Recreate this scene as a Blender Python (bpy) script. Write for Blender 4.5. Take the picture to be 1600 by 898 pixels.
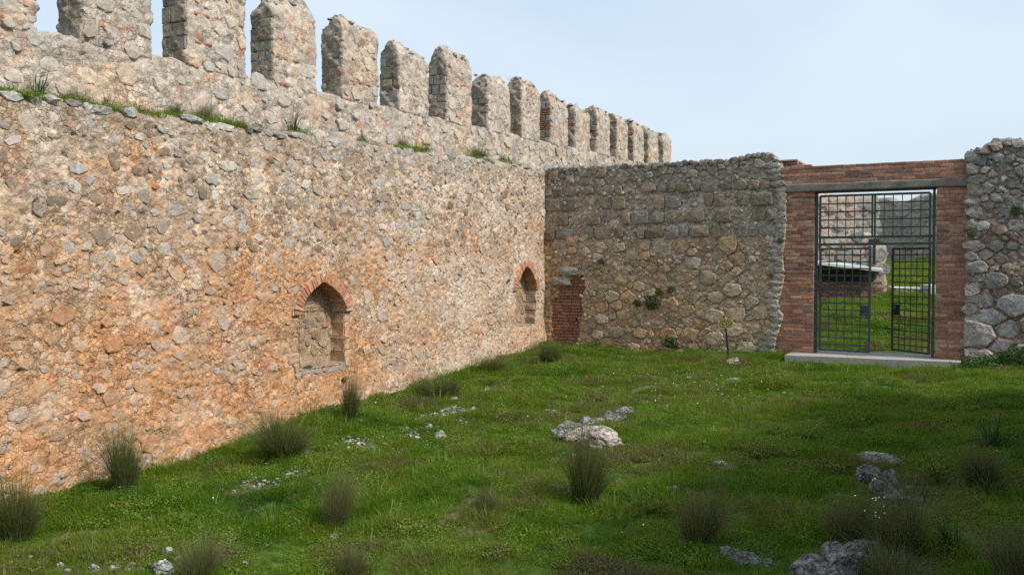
import bpy, bmesh, math, random
import numpy as np
from mathutils import Vector, Matrix, noise as mnoise

rng = np.random.default_rng(7)
random.seed(7)
S = bpy.context.scene
COL = S.collection
for o in list(bpy.data.objects):
    bpy.data.objects.remove(o)

# ------------------------------------------------------------------ camera
# z = 0 is eye level; +y looks into the courtyard.  f = 1400 px of a 1600 px wide picture
FPX, HORIZON = 1400.0, 412.0
PITCH = math.atan((449.0 - HORIZON) / FPX)
cam_d = bpy.data.cameras.new('camera')
cam_d.sensor_width = 36.0
cam_d.lens = 36.0 * FPX / 1600.0
cam_d.clip_end = 6000
cam = bpy.data.objects.new('camera', cam_d)
COL.objects.link(cam)
cam.rotation_euler = (math.pi / 2 - PITCH, 0, 0)
S.camera = cam

# ------------------------------------------------------------------ sky, sun, exposure
SUN_DIR = Vector((0.853, -0.521, 0))
SUN_EL = math.radians(46)
SUN_DIR = Vector((SUN_DIR.x * math.cos(SUN_EL), SUN_DIR.y * math.cos(SUN_EL), math.sin(SUN_EL))).normalized()
W = bpy.data.worlds.new('World')
S.world = W
W.use_nodes = True
wn = W.node_tree.nodes
wn.clear()
sky = wn.new('ShaderNodeTexSky')
sky.sky_type = 'NISHITA'
sky.sun_disc = False
sky.sun_elevation = SUN_EL
sky.sun_rotation = math.atan2(SUN_DIR.x, SUN_DIR.y)
sky.altitude = 100
sky.air_density = 1.0
sky.dust_density = 3.0
sky.ozone_density = 1.0
bg = wn.new('ShaderNodeBackground')
bg.inputs['Strength'].default_value = 0.15
# thin, even high cloud: a pale veil over the blue
veil = wn.new('ShaderNodeMix')
veil.data_type = 'RGBA'
veil.inputs[7].default_value = (3.75, 4.35, 4.9, 1)
vtc = wn.new('ShaderNodeTexCoord')
vno = wn.new('ShaderNodeTexNoise')
vno.inputs['Scale'].default_value = 1.6; vno.inputs['Detail'].default_value = 6; vno.inputs['Roughness'].default_value = .5; vno.inputs['Distortion'].default_value = .6
vmp = wn.new('ShaderNodeMapping'); vmp.inputs['Scale'].default_value = (1, 1, 3.2)
vrg = wn.new('ShaderNodeMapRange')
vrg.inputs['From Min'].default_value = .3; vrg.inputs['From Max'].default_value = .7; vrg.inputs['To Min'].default_value = .50; vrg.inputs['To Max'].default_value = .92
W.node_tree.links.new(vtc.outputs['Generated'], vmp.inputs[0])
W.node_tree.links.new(vmp.outputs[0], vno.inputs['Vector'])
W.node_tree.links.new(vno.outputs['Fac'], vrg.inputs['Value'])
W.node_tree.links.new(vrg.outputs[0], veil.inputs[0])
wo = wn.new('ShaderNodeOutputWorld')
W.node_tree.links.new(sky.outputs[0], veil.inputs[6])
W.node_tree.links.new(veil.outputs[2], bg.inputs[0])
W.node_tree.links.new(bg.outputs[0], wo.inputs[0])
sun_d = bpy.data.lights.new('sun', 'SUN')
sun_d.energy = 2.9
sun_d.angle = math.radians(7.0)
sun_d.color = (1.0, 0.95, 0.87)
sun = bpy.data.objects.new('sun', sun_d)
COL.objects.link(sun)
sun.rotation_euler = SUN_DIR.to_track_quat('Z', 'Y').to_euler()
S.view_settings.view_transform = 'Standard'
S.view_settings.look = 'None'
S.view_settings.exposure = 0.44
S.view_settings.gamma = 1.0
S.cycles.use_denoising = False
S.cycles.max_bounces = 6

# ------------------------------------------------------------------ numpy noise
_perm = rng.permutation(512)
_perm = np.concatenate([_perm, _perm, _perm])
_ga = rng.uniform(0, 2 * np.pi, 512)
_gx, _gy = np.cos(_ga), np.sin(_ga)


def perlin(x, y):
    x = np.asarray(x, float); y = np.asarray(y, float)
    xi = np.floor(x).astype(int); yi = np.floor(y).astype(int)
    xf = x - xi; yf = y - yi
    u = xf * xf * xf * (xf * (xf * 6 - 15) + 10); v = yf * yf * yf * (yf * (yf * 6 - 15) + 10)

    def g(ix, iy, dx, dy):
        h = _perm[(_perm[ix & 511] + iy) & 511] & 511
        return _gx[h] * dx + _gy[h] * dy
    a = g(xi, yi, xf, yf); b = g(xi + 1, yi, xf - 1, yf)
    c = g(xi, yi + 1, xf, yf - 1); d = g(xi + 1, yi + 1, xf - 1, yf - 1)
    return (a + u * (b - a)) * (1 - v) + (c + u * (d - c)) * v * 1.0


def fbm(x, y, octv=4, gain=0.5):
    t = 0.0; a = 1.0; f = 1.0
    for k in range(octv):
        t = t + a * perlin(np.asarray(x) * f + 17.3 * k, np.asarray(y) * f - 9.1 * k)
        a *= gain; f *= 2.03
    return t * 1.4


def worley(x, y):
    """F1, F2 and a random number per cell"""
    x = np.asarray(x, float); y = np.asarray(y, float)
    xi = np.floor(x).astype(int); yi = np.floor(y).astype(int)
    f1 = np.full(x.shape, 9.0); f2 = np.full(x.shape, 9.0); idn = np.zeros(x.shape)
    for dx in (-1, 0, 1):
        for dy in (-1, 0, 1):
            h = _perm[(_perm[(xi + dx) & 511] + yi + dy) & 511]
            px = xi + dx + .5 + .46 * _gx[h]; py = yi + dy + .5 + .46 * _gy[(h * 7 + 3) & 511]
            d = np.hypot(x - px, y - py)
            m = d < f1
            f2 = np.where(m, f1, np.minimum(f2, d)); f1 = np.where(m, d, f1); idn = np.where(m, (h * 37 % 512) / 512.0, idn)
    return f1, f2, idn


def rubble(s, h, size, asp=1.35):
    """small stones pressed into mortar: height 0..1 and a random number per stone"""
    s = np.asarray(s, float); h = np.asarray(h, float)
    wx = s + .35 * size * fbm(s / size * .7, h / size * .7, 2); wy = h + .35 * size * fbm(s / size * .7 + 31, h / size * .7, 2)
    f1, f2, i = worley(wx / size / asp, wy / size)
    return np.clip((f2 - f1) * 3.2, 0, 1) * (.35 + .65 * i), i


def sstep(a, b, x):
    t = np.clip((np.asarray(x, float) - a) / (b - a), 0, 1)
    return t * t * (3 - 2 * t)


def mixc(c, d, t):
    t = np.asarray(t)[..., None]
    return np.asarray(c) * (1 - t) + np.asarray(d) * t


# ------------------------------------------------------------------ frames of the walls and pixel helpers
class Frame:
    def __init__(s, p0, d, n):
        s.p0 = np.array(p0, float); s.d = np.array(d, float); s.n = np.array(n, float)

    def P(s, a, h, o=0.0):
        a = np.asarray(a, float); h = np.asarray(h, float); o = np.asarray(o, float)
        a, h, o = np.broadcast_arrays(a, h, o)
        return np.stack([s.p0[0] + s.d[0] * a + s.n[0] * o, s.p0[1] + s.d[1] * a + s.n[1] * o, h], -1)

    def rot(s):
        return math.atan2(s.d[1], s.d[0])


def ray(px, py):
    u = (px - 800.0) / FPX; v = (py - 449.0) / FPX
    c, n = math.cos(PITCH), math.sin(PITCH)
    return np.array([u, c - n * v, -n - c * v])


def on_wall(px, py, F, o=0.0):
    r = ray(px, py)
    nn = np.array([F.n[0], F.n[1]])
    t = (np.dot(F.p0, nn) + o) / np.dot(r[:2], nn)
    p = r * t
    return float(np.dot(p[:2] - F.p0, F.d)), float(p[2])


LW = Frame((-9.61, 0), (0.437, 0.8995), (0.8995, -0.437))           # long wall on the left
CORNER = (0.775, 21.4)
BW = Frame(CORNER, (0.888, -0.46), (-0.46, -0.888))                 # wall with the gate
PO = -1.1                                                            # parapet stands this far behind the wall face


def ground_h(x, y):
    x = np.asarray(x, float); y = np.asarray(y, float)
    t = np.clip((21.4 - y) / 12.3, -0.3, 2.2)
    g = -1.97 - 0.60 * t
    r = (x - 0.486 * y + 9.61) * 0.8995
    g = g + 0.02 * np.clip(r, -4, 12)
    g = g + 0.20 * np.clip(r - 8.7 + 0.5 * sstep(14, 8, y), 0, 4.5)
    q = -((x - CORNER[0]) * BW.n[0] + (y - CORNER[1]) * BW.n[1])
    g = g + 0.072 * np.clip(q - 0.6, 0, 25)
    near = np.exp(-np.clip(np.abs(y - 14) - 14, 0, 99) * 0.1)
    g = g + 0.10 * fbm(x * 0.5, y * 0.5, 2) * near + 0.045 * fbm(x * 1.9 + 5, y * 1.9, 2) * near
    return g


def on_ground(px, py):
    r = ray(px, py)
    t = np.arange(4.0, 70.0, 0.02)
    z = r[2] * t
    g = ground_h(r[0] * t, r[1] * t)
    k = int(np.argmax(z < g))
    return np.array([r[0] * t[k], r[1] * t[k], float(g[k])])


# ------------------------------------------------------------------ object helpers
def tag(o, label=None, cat=None, group=None, kind=None):
    if label: o['label'] = label
    if cat:
        o['category'] = cat
        if not kind: o['kind'] = 'thing'
    if group: o['group'] = group
    if kind: o['kind'] = kind
    return o


def empty(name, loc, label=None, cat=None, group=None):
    o = bpy.data.objects.new(name, None)
    COL.objects.link(o)
    o.empty_display_size = 0.2
    o.location = Vector(loc)
    o.matrix_world = Matrix.Translation(Vector(loc))
    return tag(o, label, cat, group)


def mesh_obj(name, V, Fc, mat, parent=None, col=None, smooth=False):
    """V world coordinates; parent is an unrotated empty (or an object at its parent's place)"""
    V = np.asarray(V, float).reshape(-1, 3)
    off = np.zeros(3)
    p = parent
    while p is not None:
        off += np.array(p.location); p = p.parent
    me = bpy.data.meshes.new(name)
    me.from_pydata((V - off).tolist(), [], Fc if isinstance(Fc, list) else Fc.tolist())
    if col is not None:
        c = np.ones((len(V), 4)); c[:, :3] = np.asarray(col)
        at = me.color_attributes.new('col', 'FLOAT_COLOR', 'POINT')
        at.data.foreach_set('color', c.ravel())
    if smooth:
        me.polygons.foreach_set('use_smooth', np.ones(len(me.polygons), bool))
    me.materials.append(mat)
    o = bpy.data.objects.new(name, me)
    COL.objects.link(o)
    if parent is not None:
        o.parent = parent
    return o


class MB:
    """collects pieces into one mesh"""
    def __init__(s):
        s.V = []; s.F = []; s.C = []; s.n = 0

    def add(s, V, F, c=(0.5, 0.5, 0.5)):
        V = np.asarray(V, float).reshape(-1, 3)
        s.V.append(V); s.F += [[i + s.n for i in f] for f in F]
        c = np.asarray(c, float)
        s.C.append(np.broadcast_to(c, (len(V), 3))); s.n += len(V)

    def build(s, name, mat, parent=None, smooth=False):
        return mesh_obj(name, np.concatenate(s.V), s.F, mat, parent, np.concatenate(s.C), smooth)


BOXF = [[0, 3, 2, 1], [4, 5, 6, 7], [0, 1, 5, 4], [1, 2, 6, 5], [2, 3, 7, 6], [3, 0, 4, 7]]


def box_on(F, s0, s1, h0, h1, o0, o1):
    """box in a wall frame: along s, height h, out o"""
    return np.concatenate([F.P([s0, s1, s1, s0], h0, [o1, o1, o0, o0]), F.P([s0, s1, s1, s0], h1, [o1, o1, o0, o0])]), BOXF


def bar(p, q, w, d=None, up=(0, 0, 1)):
    """square bar from p to q"""
    p = np.array(p, float); q = np.array(q, float); d = d or w
    ax = (q - p) / np.linalg.norm(q - p)
    u = np.cross(ax, up)
    if np.linalg.norm(u) < 1e-3:
        u = np.cross(ax, (BW.d[0], BW.d[1], 0)); 
    u /= np.linalg.norm(u); v = np.cross(u, ax)
    V = []
    for e in (p, q):
        for a, b in ((-1, -1), (1, -1), (1, 1), (-1, 1)):
            V.append(e + u * a * w / 2 + v * b * d / 2)
    return np.array(V), BOXF


def brick_piece(F, s0, s1, h0, h1, o, jit=0.004, depth=0.1, ch=0.006):
    """one brick: back ring, front ring with a worn chamfer: 20-odd triangles"""
    j = lambda: rng.uniform(-jit, jit)
    oo = o + rng.uniform(-0.006, 0.006)
    ss = [s0 + j(), s1 + j(), s1 + j(), s0 + j()]; hh = [h0 + j() * .6, h0 + j() * .6, h1 + j() * .6, h1 + j() * .6]
    cs, chh = (s0 + s1) / 2, (h0 + h1) / 2
    V = [F.P(ss, hh, oo - depth), F.P(ss, hh, oo - ch)]
    fs = [cs + (a - cs) * (1 - 2 * ch / (s1 - s0)) for a in ss]; fh = [chh + (a - chh) * (1 - 2 * ch / (h1 - h0)) for a in hh]
    V.append(F.P(fs, fh, oo + rng.uniform(-.002, .002)))
    V = np.concatenate(V)
    fc = [[8, 9, 10, 11]]
    for k in range(4):
        m = (k + 1) % 4
        fc += [[k, m, 4 + m, 4 + k], [4 + k, 4 + m, 8 + m, 8 + k]]
    return V, fc


def stone_piece(F, poly, o, H, depth=0.05, top=0.86):
    """rubble stone: embedded ring, shoulder ring, uneven crown"""
    poly = np.asarray(poly); k = len(poly)
    c = poly.mean(0)
    r1 = c + (poly - c) * rng.uniform(0.93, 1.0, (k, 1))
    r2 = c + (poly - c) * (top + rng.uniform(-.12, .08, (k, 1)))
    tilt = rng.uniform(-.35, .35, 2)
    ext = max(np.ptp(poly[:, 0]), np.ptp(poly[:, 1])) * .5 + 1e-6
    tl = ((poly - c) @ tilt) / ext
    V = np.concatenate([
        F.P(r1[:, 0], r1[:, 1], o - depth),
        F.P(r1[:, 0], r1[:, 1], o + H * (0.60 + .3 * tl + rng.uniform(-.12, .12, k))),
        F.P(r2[:, 0], r2[:, 1], o + H * (0.92 + .35 * tl + rng.uniform(-.14, .14, k))),
        F.P([c[0] + rng.uniform(-.15, .15) * ext], [c[1] + rng.uniform(-.15, .15) * ext], o + H * rng.uniform(.95, 1.2))])
    f = []
    for i in range(k):
        m = (i + 1) % k
        f += [[i, m, k + m, k + i], [k + i, k + m, 2 * k + m, 2 * k + i], [2 * k + i, 2 * k + m, 3 * k]]
    return V, f


def blob(cx, cy, rx, ry, k=8, rough=.22, ang=None):
    a = np.sort((np.arange(k) + rng.uniform(-.3, .3, k)) * 2 * np.pi / k)
    r = 1 + rng.uniform(-rough, rough * .6, k)
    p = np.stack([np.cos(a) * r * rx, np.sin(a) * r * ry], -1)
    t = rng.normal(0, .25) if ang is None else ang
    R = np.array([[math.cos(t), -math.sin(t)], [math.sin(t), math.cos(t)]])
    return p @ R.T + [cx, cy]


def scatter(n, box, rad_fn, aspect=1.35, gap=1.0, tries=10):
    """n stones, largest placed first, each tried at a few spots; returns x, y, r"""
    xs = rng.uniform(box[0], box[1], n); ys = rng.uniform(box[2], box[3], n)
    rs = rad_fn(xs, ys)
    order = np.argsort(-rs)
    cs = float(rs.max()) * 2.2
    cell = {}
    out = []
    for i in order:
        r = rs[i]
        for t in range(tries):
            x, y = (xs[i], ys[i]) if t == 0 else (xs[i] + rng.normal(0, .45), ys[i] + rng.normal(0, .22))
            if not (box[0] < x < box[1] and box[2] < y < box[3]): continue
            xa = x / aspect
            ci, cj = int(xa // cs), int(y // cs)
            ok = True
            for a in (-1, 0, 1):
                for b in (-1, 0, 1):
                    for (px, py, pr) in cell.get((ci + a, cj + b), ()):
                        if (px - xa) ** 2 + (py - y) ** 2 < ((pr + r) * gap) ** 2:
                            ok = False; break
                    if not ok: break
                if not ok: break
            if ok:
                cell.setdefault((ci, cj), []).append((xa, y, r))
                out.append((x, y, r))
                break
    return np.array(out)


def clip_poly(poly, m, n):
    out = []
    k = len(poly)
    dd = (poly - m) @ n
    for i in range(k):
        a, b = poly[i], poly[(i + 1) % k]; da, db = dd[i], dd[(i + 1) % k]
        if da <= 0: out.append(a)
        if da * db < 0: out.append(a + (b - a) * (da / (da - db)))
    return np.array(out) if out else np.zeros((0, 2))


def cells(pts, rad, aspect, joint):
    """power-diagram cells of pts (x, y), shrunk by a joint and with cut corners"""
    q = pts / [aspect, 1.0]
    out = []
    for i in range(len(q)):
        d2 = ((q - q[i]) ** 2).sum(1)
        R = rad[i] * 1.32
        nb = np.argsort(d2)[1:22]
        poly = np.array([[q[i, 0] - R, q[i, 1] - R], [q[i, 0] + R, q[i, 1] - R], [q[i, 0] + R, q[i, 1] + R], [q[i, 0] - R, q[i, 1] + R]])
        for j in nb:
            if len(poly) < 3: break
            v = q[j] - q[i]; L = math.sqrt(d2[j])
            w = .5 + .5 * (rad[i] ** 2 - rad[j] ** 2) / max(d2[j], 1e-6)
            w = min(max(w, .25), .75)
            poly = clip_poly(poly, q[i] + v * w - v / L * joint * .5, v / L)
        if len(poly) < 3:
            out.append(None); continue
        # cut corners
        k = len(poly); P = []
        for a in range(k):
            A, B, C = poly[a - 1], poly[a], poly[(a + 1) % k]
            if k <= 6:
                t1, t2 = rng.uniform(.05, .2, 2)
                P += [B + (A - B) * t1, B + (C - B) * t2]
            else:
                P.append(B + ((A + C) / 2 - B) * rng.uniform(0, .25))
        P = np.array(P); P += rng.normal(0, rad[i] * .035, P.shape)
        out.append(P * [aspect, 1.0])
    return out


def emit(parent, F, stones, mat, n_single, name='stone', rest='small_stones', depth=0.05):
    """stones: list of (poly, o, H, colour).  The n_single that show largest are parts, the rest one stuff part"""
    def px(st):
        p = np.asarray(st[0]); c = p.mean(0); w = F.P(c[0], c[1])
        return math.sqrt(np.ptp(p[:, 0]) * np.ptp(p[:, 1])) / max(w[1], 1.0)
    order = sorted(range(len(stones)), key=lambda i: -px(stones[i]))
    mb = MB()
    for r, i in enumerate(order):
        poly, o, H, c = stones[i]
        V, f = stone_piece(F, poly, o, H, depth)
        cc = np.clip(np.asarray(c) * rng.uniform(.93, 1.07, (len(V), 1)), 0, 1)
        if r < n_single:
            mesh_obj(name, V, f, mat, parent, cc)
        else:
            mb.add(V, f, cc)
    if mb.n:
        mb.build(rest, mat, parent)['kind'] = 'stuff'


# ------------------------------------------------------------------ materials
def nodes(name):
    m = bpy.data.materials.new(name); m.use_nodes = True
    nt = m.node_tree
    b = nt.nodes['Principled BSDF']
    b.inputs['Roughness'].default_value = .92
    b.inputs['Specular IOR Level'].default_value = .25
    return m, nt, b


def N(nt, t, **kw):
    n = nt.nodes.new(t)
    for k, v in kw.items():
        if k in n.inputs: n.inputs[k].default_value = v
        else: setattr(n, k, v)
    return n


def geo_noise(nt, scale, detail=4, rough=.6, dist=0.0):
    tc = N(nt, 'ShaderNodeNewGeometry')
    n = N(nt, 'ShaderNodeTexNoise', Scale=scale, Detail=detail, Roughness=rough, Distortion=dist)
    nt.links.new(tc.outputs['Position'], n.inputs['Vector'])
    return n


def ramp(nt, src, stops):
    r = nt.nodes.new('ShaderNodeValToRGB')
    e = r.color_ramp.elements
    while len(e) < len(stops): e.new(.5)
    for k, (p, c) in enumerate(stops):
        e[k].position = p; e[k].color = (*c, 1) if len(c) == 3 else c
    nt.links.new(src, r.inputs[0])
    return r


def mixn(nt, a, b, f, mode='MIX'):
    m = nt.nodes.new('ShaderNodeMix'); m.data_type = 'RGBA'; m.blend_type = mode; m.clamp_factor = True
    for s, v in ((m.inputs[6], a), (m.inputs[7], b), (m.inputs[0], f)):
        if hasattr(v, 'links') or hasattr(v, 'is_linked'): nt.links.new(v, s)
        elif isinstance(v, (int, float)): s.default_value = v
        else: s.default_value = (*v, 1)
    return m.outputs[2]


def bump(nt, bsdf, hs, dist=.02):
    """hs: list of (socket, weight) summed into one bump"""
    last = None
    for s, w in hs:
        m = N(nt, 'ShaderNodeMath', operation='MULTIPLY'); m.inputs[1].default_value = w
        nt.links.new(s, m.inputs[0])
        if last is None: last = m.outputs[0]
        else:
            a = N(nt, 'ShaderNodeMath', operation='ADD'); nt.links.new(last, a.inputs[0]); nt.links.new(m.outputs[0], a.inputs[1]); last = a.outputs[0]
    b = nt.nodes.new('ShaderNodeBump'); b.inputs['Distance'].default_value = dist; b.inputs['Strength'].default_value = 1.0
    nt.links.new(last, b.inputs['Height']); nt.links.new(b.outputs[0], bsdf.inputs['Normal'])


def attr_mat(name, f1=8, f2=45, lo=.72, hi=1.25, fleck=None, fleck_amt=.5, bdist=.02, b1=1.0, b2=.5, chip=0, chip_c=.25, chip_b=.6):
    m, nt, b = nodes(name)
    at = N(nt, 'ShaderNodeAttribute', attribute_name='col')
    n1 = geo_noise(nt, f1, 5, .58, .4); n2 = geo_noise(nt, f2 * .7, 3, .55)
    r1 = ramp(nt, n1.outputs['Fac'], [(.3, (lo,) * 3), (.7, (hi,) * 3)])
    r2 = ramp(nt, n2.outputs['Fac'], [(.3, (lo * .5 + .47,) * 3), (.7, (hi * .5 + .53,) * 3)])
    c = mixn(nt, at.outputs['Color'], r1.outputs[0], 1.0, 'MULTIPLY')
    c = mixn(nt, c, r2.outputs[0], 1.0, 'MULTIPLY')
    if fleck is not None:
        n3 = geo_noise(nt, 19, 5, .7, .8)
        r3 = ramp(nt, n3.outputs['Fac'], [(.56, (0, 0, 0)), (.66, (fleck_amt,) * 3)])
        c = mixn(nt, c, fleck, r3.outputs[0])
    hs = [(n1.outputs['Fac'], b1), (n2.outputs['Fac'], b2)]
    if chip:      # small broken bits: a tone each, and a fine crevice round them
        geo = N(nt, 'ShaderNodeNewGeometry')
        wob = geo_noise(nt, chip * .8, 3, .6)
        ad = N(nt, 'ShaderNodeVectorMath', operation='MULTIPLY_ADD')
        nt.links.new(wob.outputs['Color'], ad.inputs[0]); ad.inputs[1].default_value = (1.1 / chip,) * 3
        nt.links.new(geo.outputs['Position'], ad.inputs[2])
        v1 = N(nt, 'ShaderNodeTexVoronoi', Scale=chip); v2 = N(nt, 'ShaderNodeTexVoronoi', feature='DISTANCE_TO_EDGE', Scale=chip)
        for v in (v1, v2): nt.links.new(ad.outputs[0], v.inputs['Vector'])
        sp = N(nt, 'ShaderNodeSeparateColor'); nt.links.new(v1.outputs['Color'], sp.inputs[0])
        rr = ramp(nt, sp.outputs[0], [(0, (1 - chip_c * 1.5,) * 3), (.5, (1, 1, 1)), (1, (1 + chip_c, 1 + chip_c * .95, 1 + chip_c * .85))])
        msk = geo_noise(nt, 1.6, 4, .6)      # here and there the mortar is smeared over the bits
        mk = ramp(nt, msk.outputs['Fac'], [(.40, (.25, .25, .25)), (.58, (1, 1, 1))])
        c = mixn(nt, c, rr.outputs[0], mk.outputs[0], 'MULTIPLY')
        re_ = ramp(nt, v2.outputs['Distance'], [(0, (0, 0, 0)), (.10, (1, 1, 1))])
        hm = N(nt, 'ShaderNodeMath', operation='MULTIPLY'); nt.links.new(re_.outputs[0], hm.inputs[0]); nt.links.new(mk.outputs[0], hm.inputs[1])
        hs.append((hm.outputs[0], chip_b)); hs.append((sp.outputs[1], chip_b * .7))
    nt.links.new(c, b.inputs['Base Color'])
    bump(nt, b, hs, bdist)
    return m


M_MORTAR = attr_mat('lime_mortar', 9, 38, .70, 1.27, (.56, .50, .43), .45, .026, .9, .5, 15, .20, .40)
M_STONE = attr_mat('rubble_stone', 10, 50, .72, 1.26, (.40, .38, .35), .30, .02, 1.0, .6)
M_STONE_D = attr_mat('weathered_stone', 10, 42, .62, 1.34, (.38, .345, .30), .35, .028, 1.0, .6, 17, .10, .20)
M_BRICK = attr_mat('red_brick', 14, 70, .75, 1.22, (.48, .39, .33), .34, .010, .9, .6)
M_ROCK = attr_mat('limestone_rock', 7, 34, .45, 1.5, (.5, .48, .45), .35, .08, .9, .5, 9, .15, .5)
M_CONC = attr_mat('cast_concrete', 5, 60, .82, 1.15, (.30, .28, .25), .3, .006, .6, .6)
M_WOODG = attr_mat('grey_timber', 6, 40, .7, 1.25, None, 0, .008)


def plain(name, col, rough=.6, metal=0.0, noise=0.25, scale=12):
    m, nt, b = nodes(name)
    n = geo_noise(nt, scale, 4, .6)
    r = ramp(nt, n.outputs['Fac'], [(.3, tuple(c * (1 - noise) for c in col)), (.7, tuple(min(1, c * (1 + noise)) for c in col))])
    nt.links.new(r.outputs[0], b.inputs['Base Color'])
    b.inputs['Roughness'].default_value = rough; b.inputs['Metallic'].default_value = metal
    return m


M_IRON = plain('painted_iron', (.055, .080, .078), .5, .2, .35, 9)
M_RUST = plain('rusty_iron', (.075, .055, .045), .65, .2, .4, 20)
M_YELLOW = plain('yellow_paint', (.24, .20, .055), .55, 0, .12, 20)
M_BLACK = plain('black_paint', (.015, .015, .015), .5, 0, .2, 20)
M_WHITE = plain('white_metal_sheet', (.46, .47, .48), .5, 0, .1, 3)


def leaf_mat(name, stops, trans=.35, inst=False, patch=None):
    """foliage: diffuse and translucent; colour per instance (tint) or per blade (col)"""
    m = bpy.data.materials.new(name); m.use_nodes = True
    nt = m.node_tree; nt.nodes.clear()
    at = N(nt, 'ShaderNodeAttribute', attribute_name='tint' if inst else 'col')
    if inst: at.attribute_type = 'INSTANCER'
    oi = N(nt, 'ShaderNodeAttribute', attribute_name='col')
    r = ramp(nt, at.outputs['Fac'], stops)
    c = r.outputs[0]
    if inst:
        v = ramp(nt, oi.outputs['Fac'], [(0, (.62,) * 3), (1, (1.38,) * 3)])
        c = mixn(nt, c, v.outputs[0], 1.0, 'MULTIPLY')
    d = N(nt, 'ShaderNodeBsdfDiffuse'); t = N(nt, 'ShaderNodeBsdfTranslucent'); g = N(nt, 'ShaderNodeBsdfGlossy'); g.inputs['Roughness'].default_value = .45
    mx = N(nt, 'ShaderNodeMixShader'); mx.inputs[0].default_value = trans
    m2 = N(nt, 'ShaderNodeMixShader'); m2.inputs[0].default_value = .03
    out = N(nt, 'ShaderNodeOutputMaterial')
    nt.links.new(c, d.inputs[0]); nt.links.new(c, t.inputs[0])
    nt.links.new(d.outputs[0], mx.inputs[1]); nt.links.new(t.outputs[0], mx.inputs[2])
    nt.links.new(mx.outputs[0], m2.inputs[1]); nt.links.new(g.outputs[0], m2.inputs[2]); nt.links.new(m2.outputs[0], out.inputs[0])
    return m


M_GRASS = leaf_mat('green_grass', [(0, (.042, .108, .008)), (.3, (.088, .188, .008)), (.6, (.160, .265, .012)), (.82, (.185, .225, .030)), (1, (.165, .16, .055))], .5, True)
M_RUSH = leaf_mat('rush_blades', [(0, (.072, .108, .024)), (.5, (.145, .160, .050)), (1, (.28, .23, .115))], .45)
M_LEAF = leaf_mat('shrub_leaves', [(0, (.022, .055, .012)), (.5, (.045, .105, .018)), (1, (.09, .16, .03))], .3)
M_PETAL = plain('white_petals', (.75, .75, .72), .7, 0, .05)

# ------------------------------------------------------------------ ground
def axis(segs):
    out = []
    for a, b, st in segs:
        out.append(np.arange(a, b, st))
    return np.concatenate(out + [np.array([segs[-1][1]])])


gx = axis([(-3000, -200, 700), (-200, -40, 40), (-40, -12, 4), (-12, 16, .14), (16, 44, 2), (44, 200, 30), (200, 3000, 700)])
gy = axis([(-3000, -200, 700), (-200, -20, 30), (-20, 3, 2.3), (3, 24, .14), (24, 48, .6), (48, 200, 20), (200, 3000, 700)])
GX, GY = np.meshgrid(gx, gy)
GZ = ground_h(GX, GY) + 0.02 * fbm(GX * 5, GY * 5, 2) * (np.abs(GX) < 30) * (np.abs(GY) < 60)
nx, ny = len(gx), len(gy)
idx = np.arange(nx * ny).reshape(ny, nx)
gf = np.stack([idx[:-1, :-1], idx[:-1, 1:], idx[1:, 1:], idx[1:, :-1]], -1).reshape(-1, 4)
m, nt, b = nodes('soil_and_moss')
n1 = geo_noise(nt, 1.2, 5, .6); n2 = geo_noise(nt, 14, 4, .65)
r1 = ramp(nt, n1.outputs['Fac'], [(.35, (.050, .105, .012)), (.58, (.075, .13, .018)), (.78, (.12, .12, .05))])
r2 = ramp(nt, n2.outputs['Fac'], [(.3, (.6,) * 3), (.7, (1.3,) * 3)])
ea_ = N(nt, 'ShaderNodeAttribute', attribute_name='col')
nt.links.new(mixn(nt, mixn(nt, r1.outputs[0], (.20, .155, .10), ea_.outputs['Fac']), r2.outputs[0], 1.0, 'MULTIPLY'), b.inputs['Base Color'])
bump(nt, b, [(n2.outputs['Fac'], 1.0)], .05)
M_SOIL = m
GR = (GX - .486 * GY + 9.61) * .8995
EARTH = lambda x, y, r: np.clip(sstep(.75, .1, np.abs(r - 1.95 - .5 * fbm(y * .5, r * 0, 2))) * sstep(-.25, .25, fbm(x * 1.6 + 3, y * 1.6, 3)) * sstep(8, 9.5, y) + .8 * sstep(.30, .48, fbm(x * .8 + 33, y * .8 + 5, 3)), 0, 1)
ge = EARTH(GX, GY, GR) * (np.abs(GX) < 20) * (np.abs(GY - 14) < 12)
ground = mesh_obj('ground', np.stack([GX, GY, GZ], -1), gf, M_SOIL, None, np.repeat(ge.reshape(-1, 1), 3, 1), True)
tag(ground, 'grassy courtyard ground between the stone walls', 'ground', None, 'structure')


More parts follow.
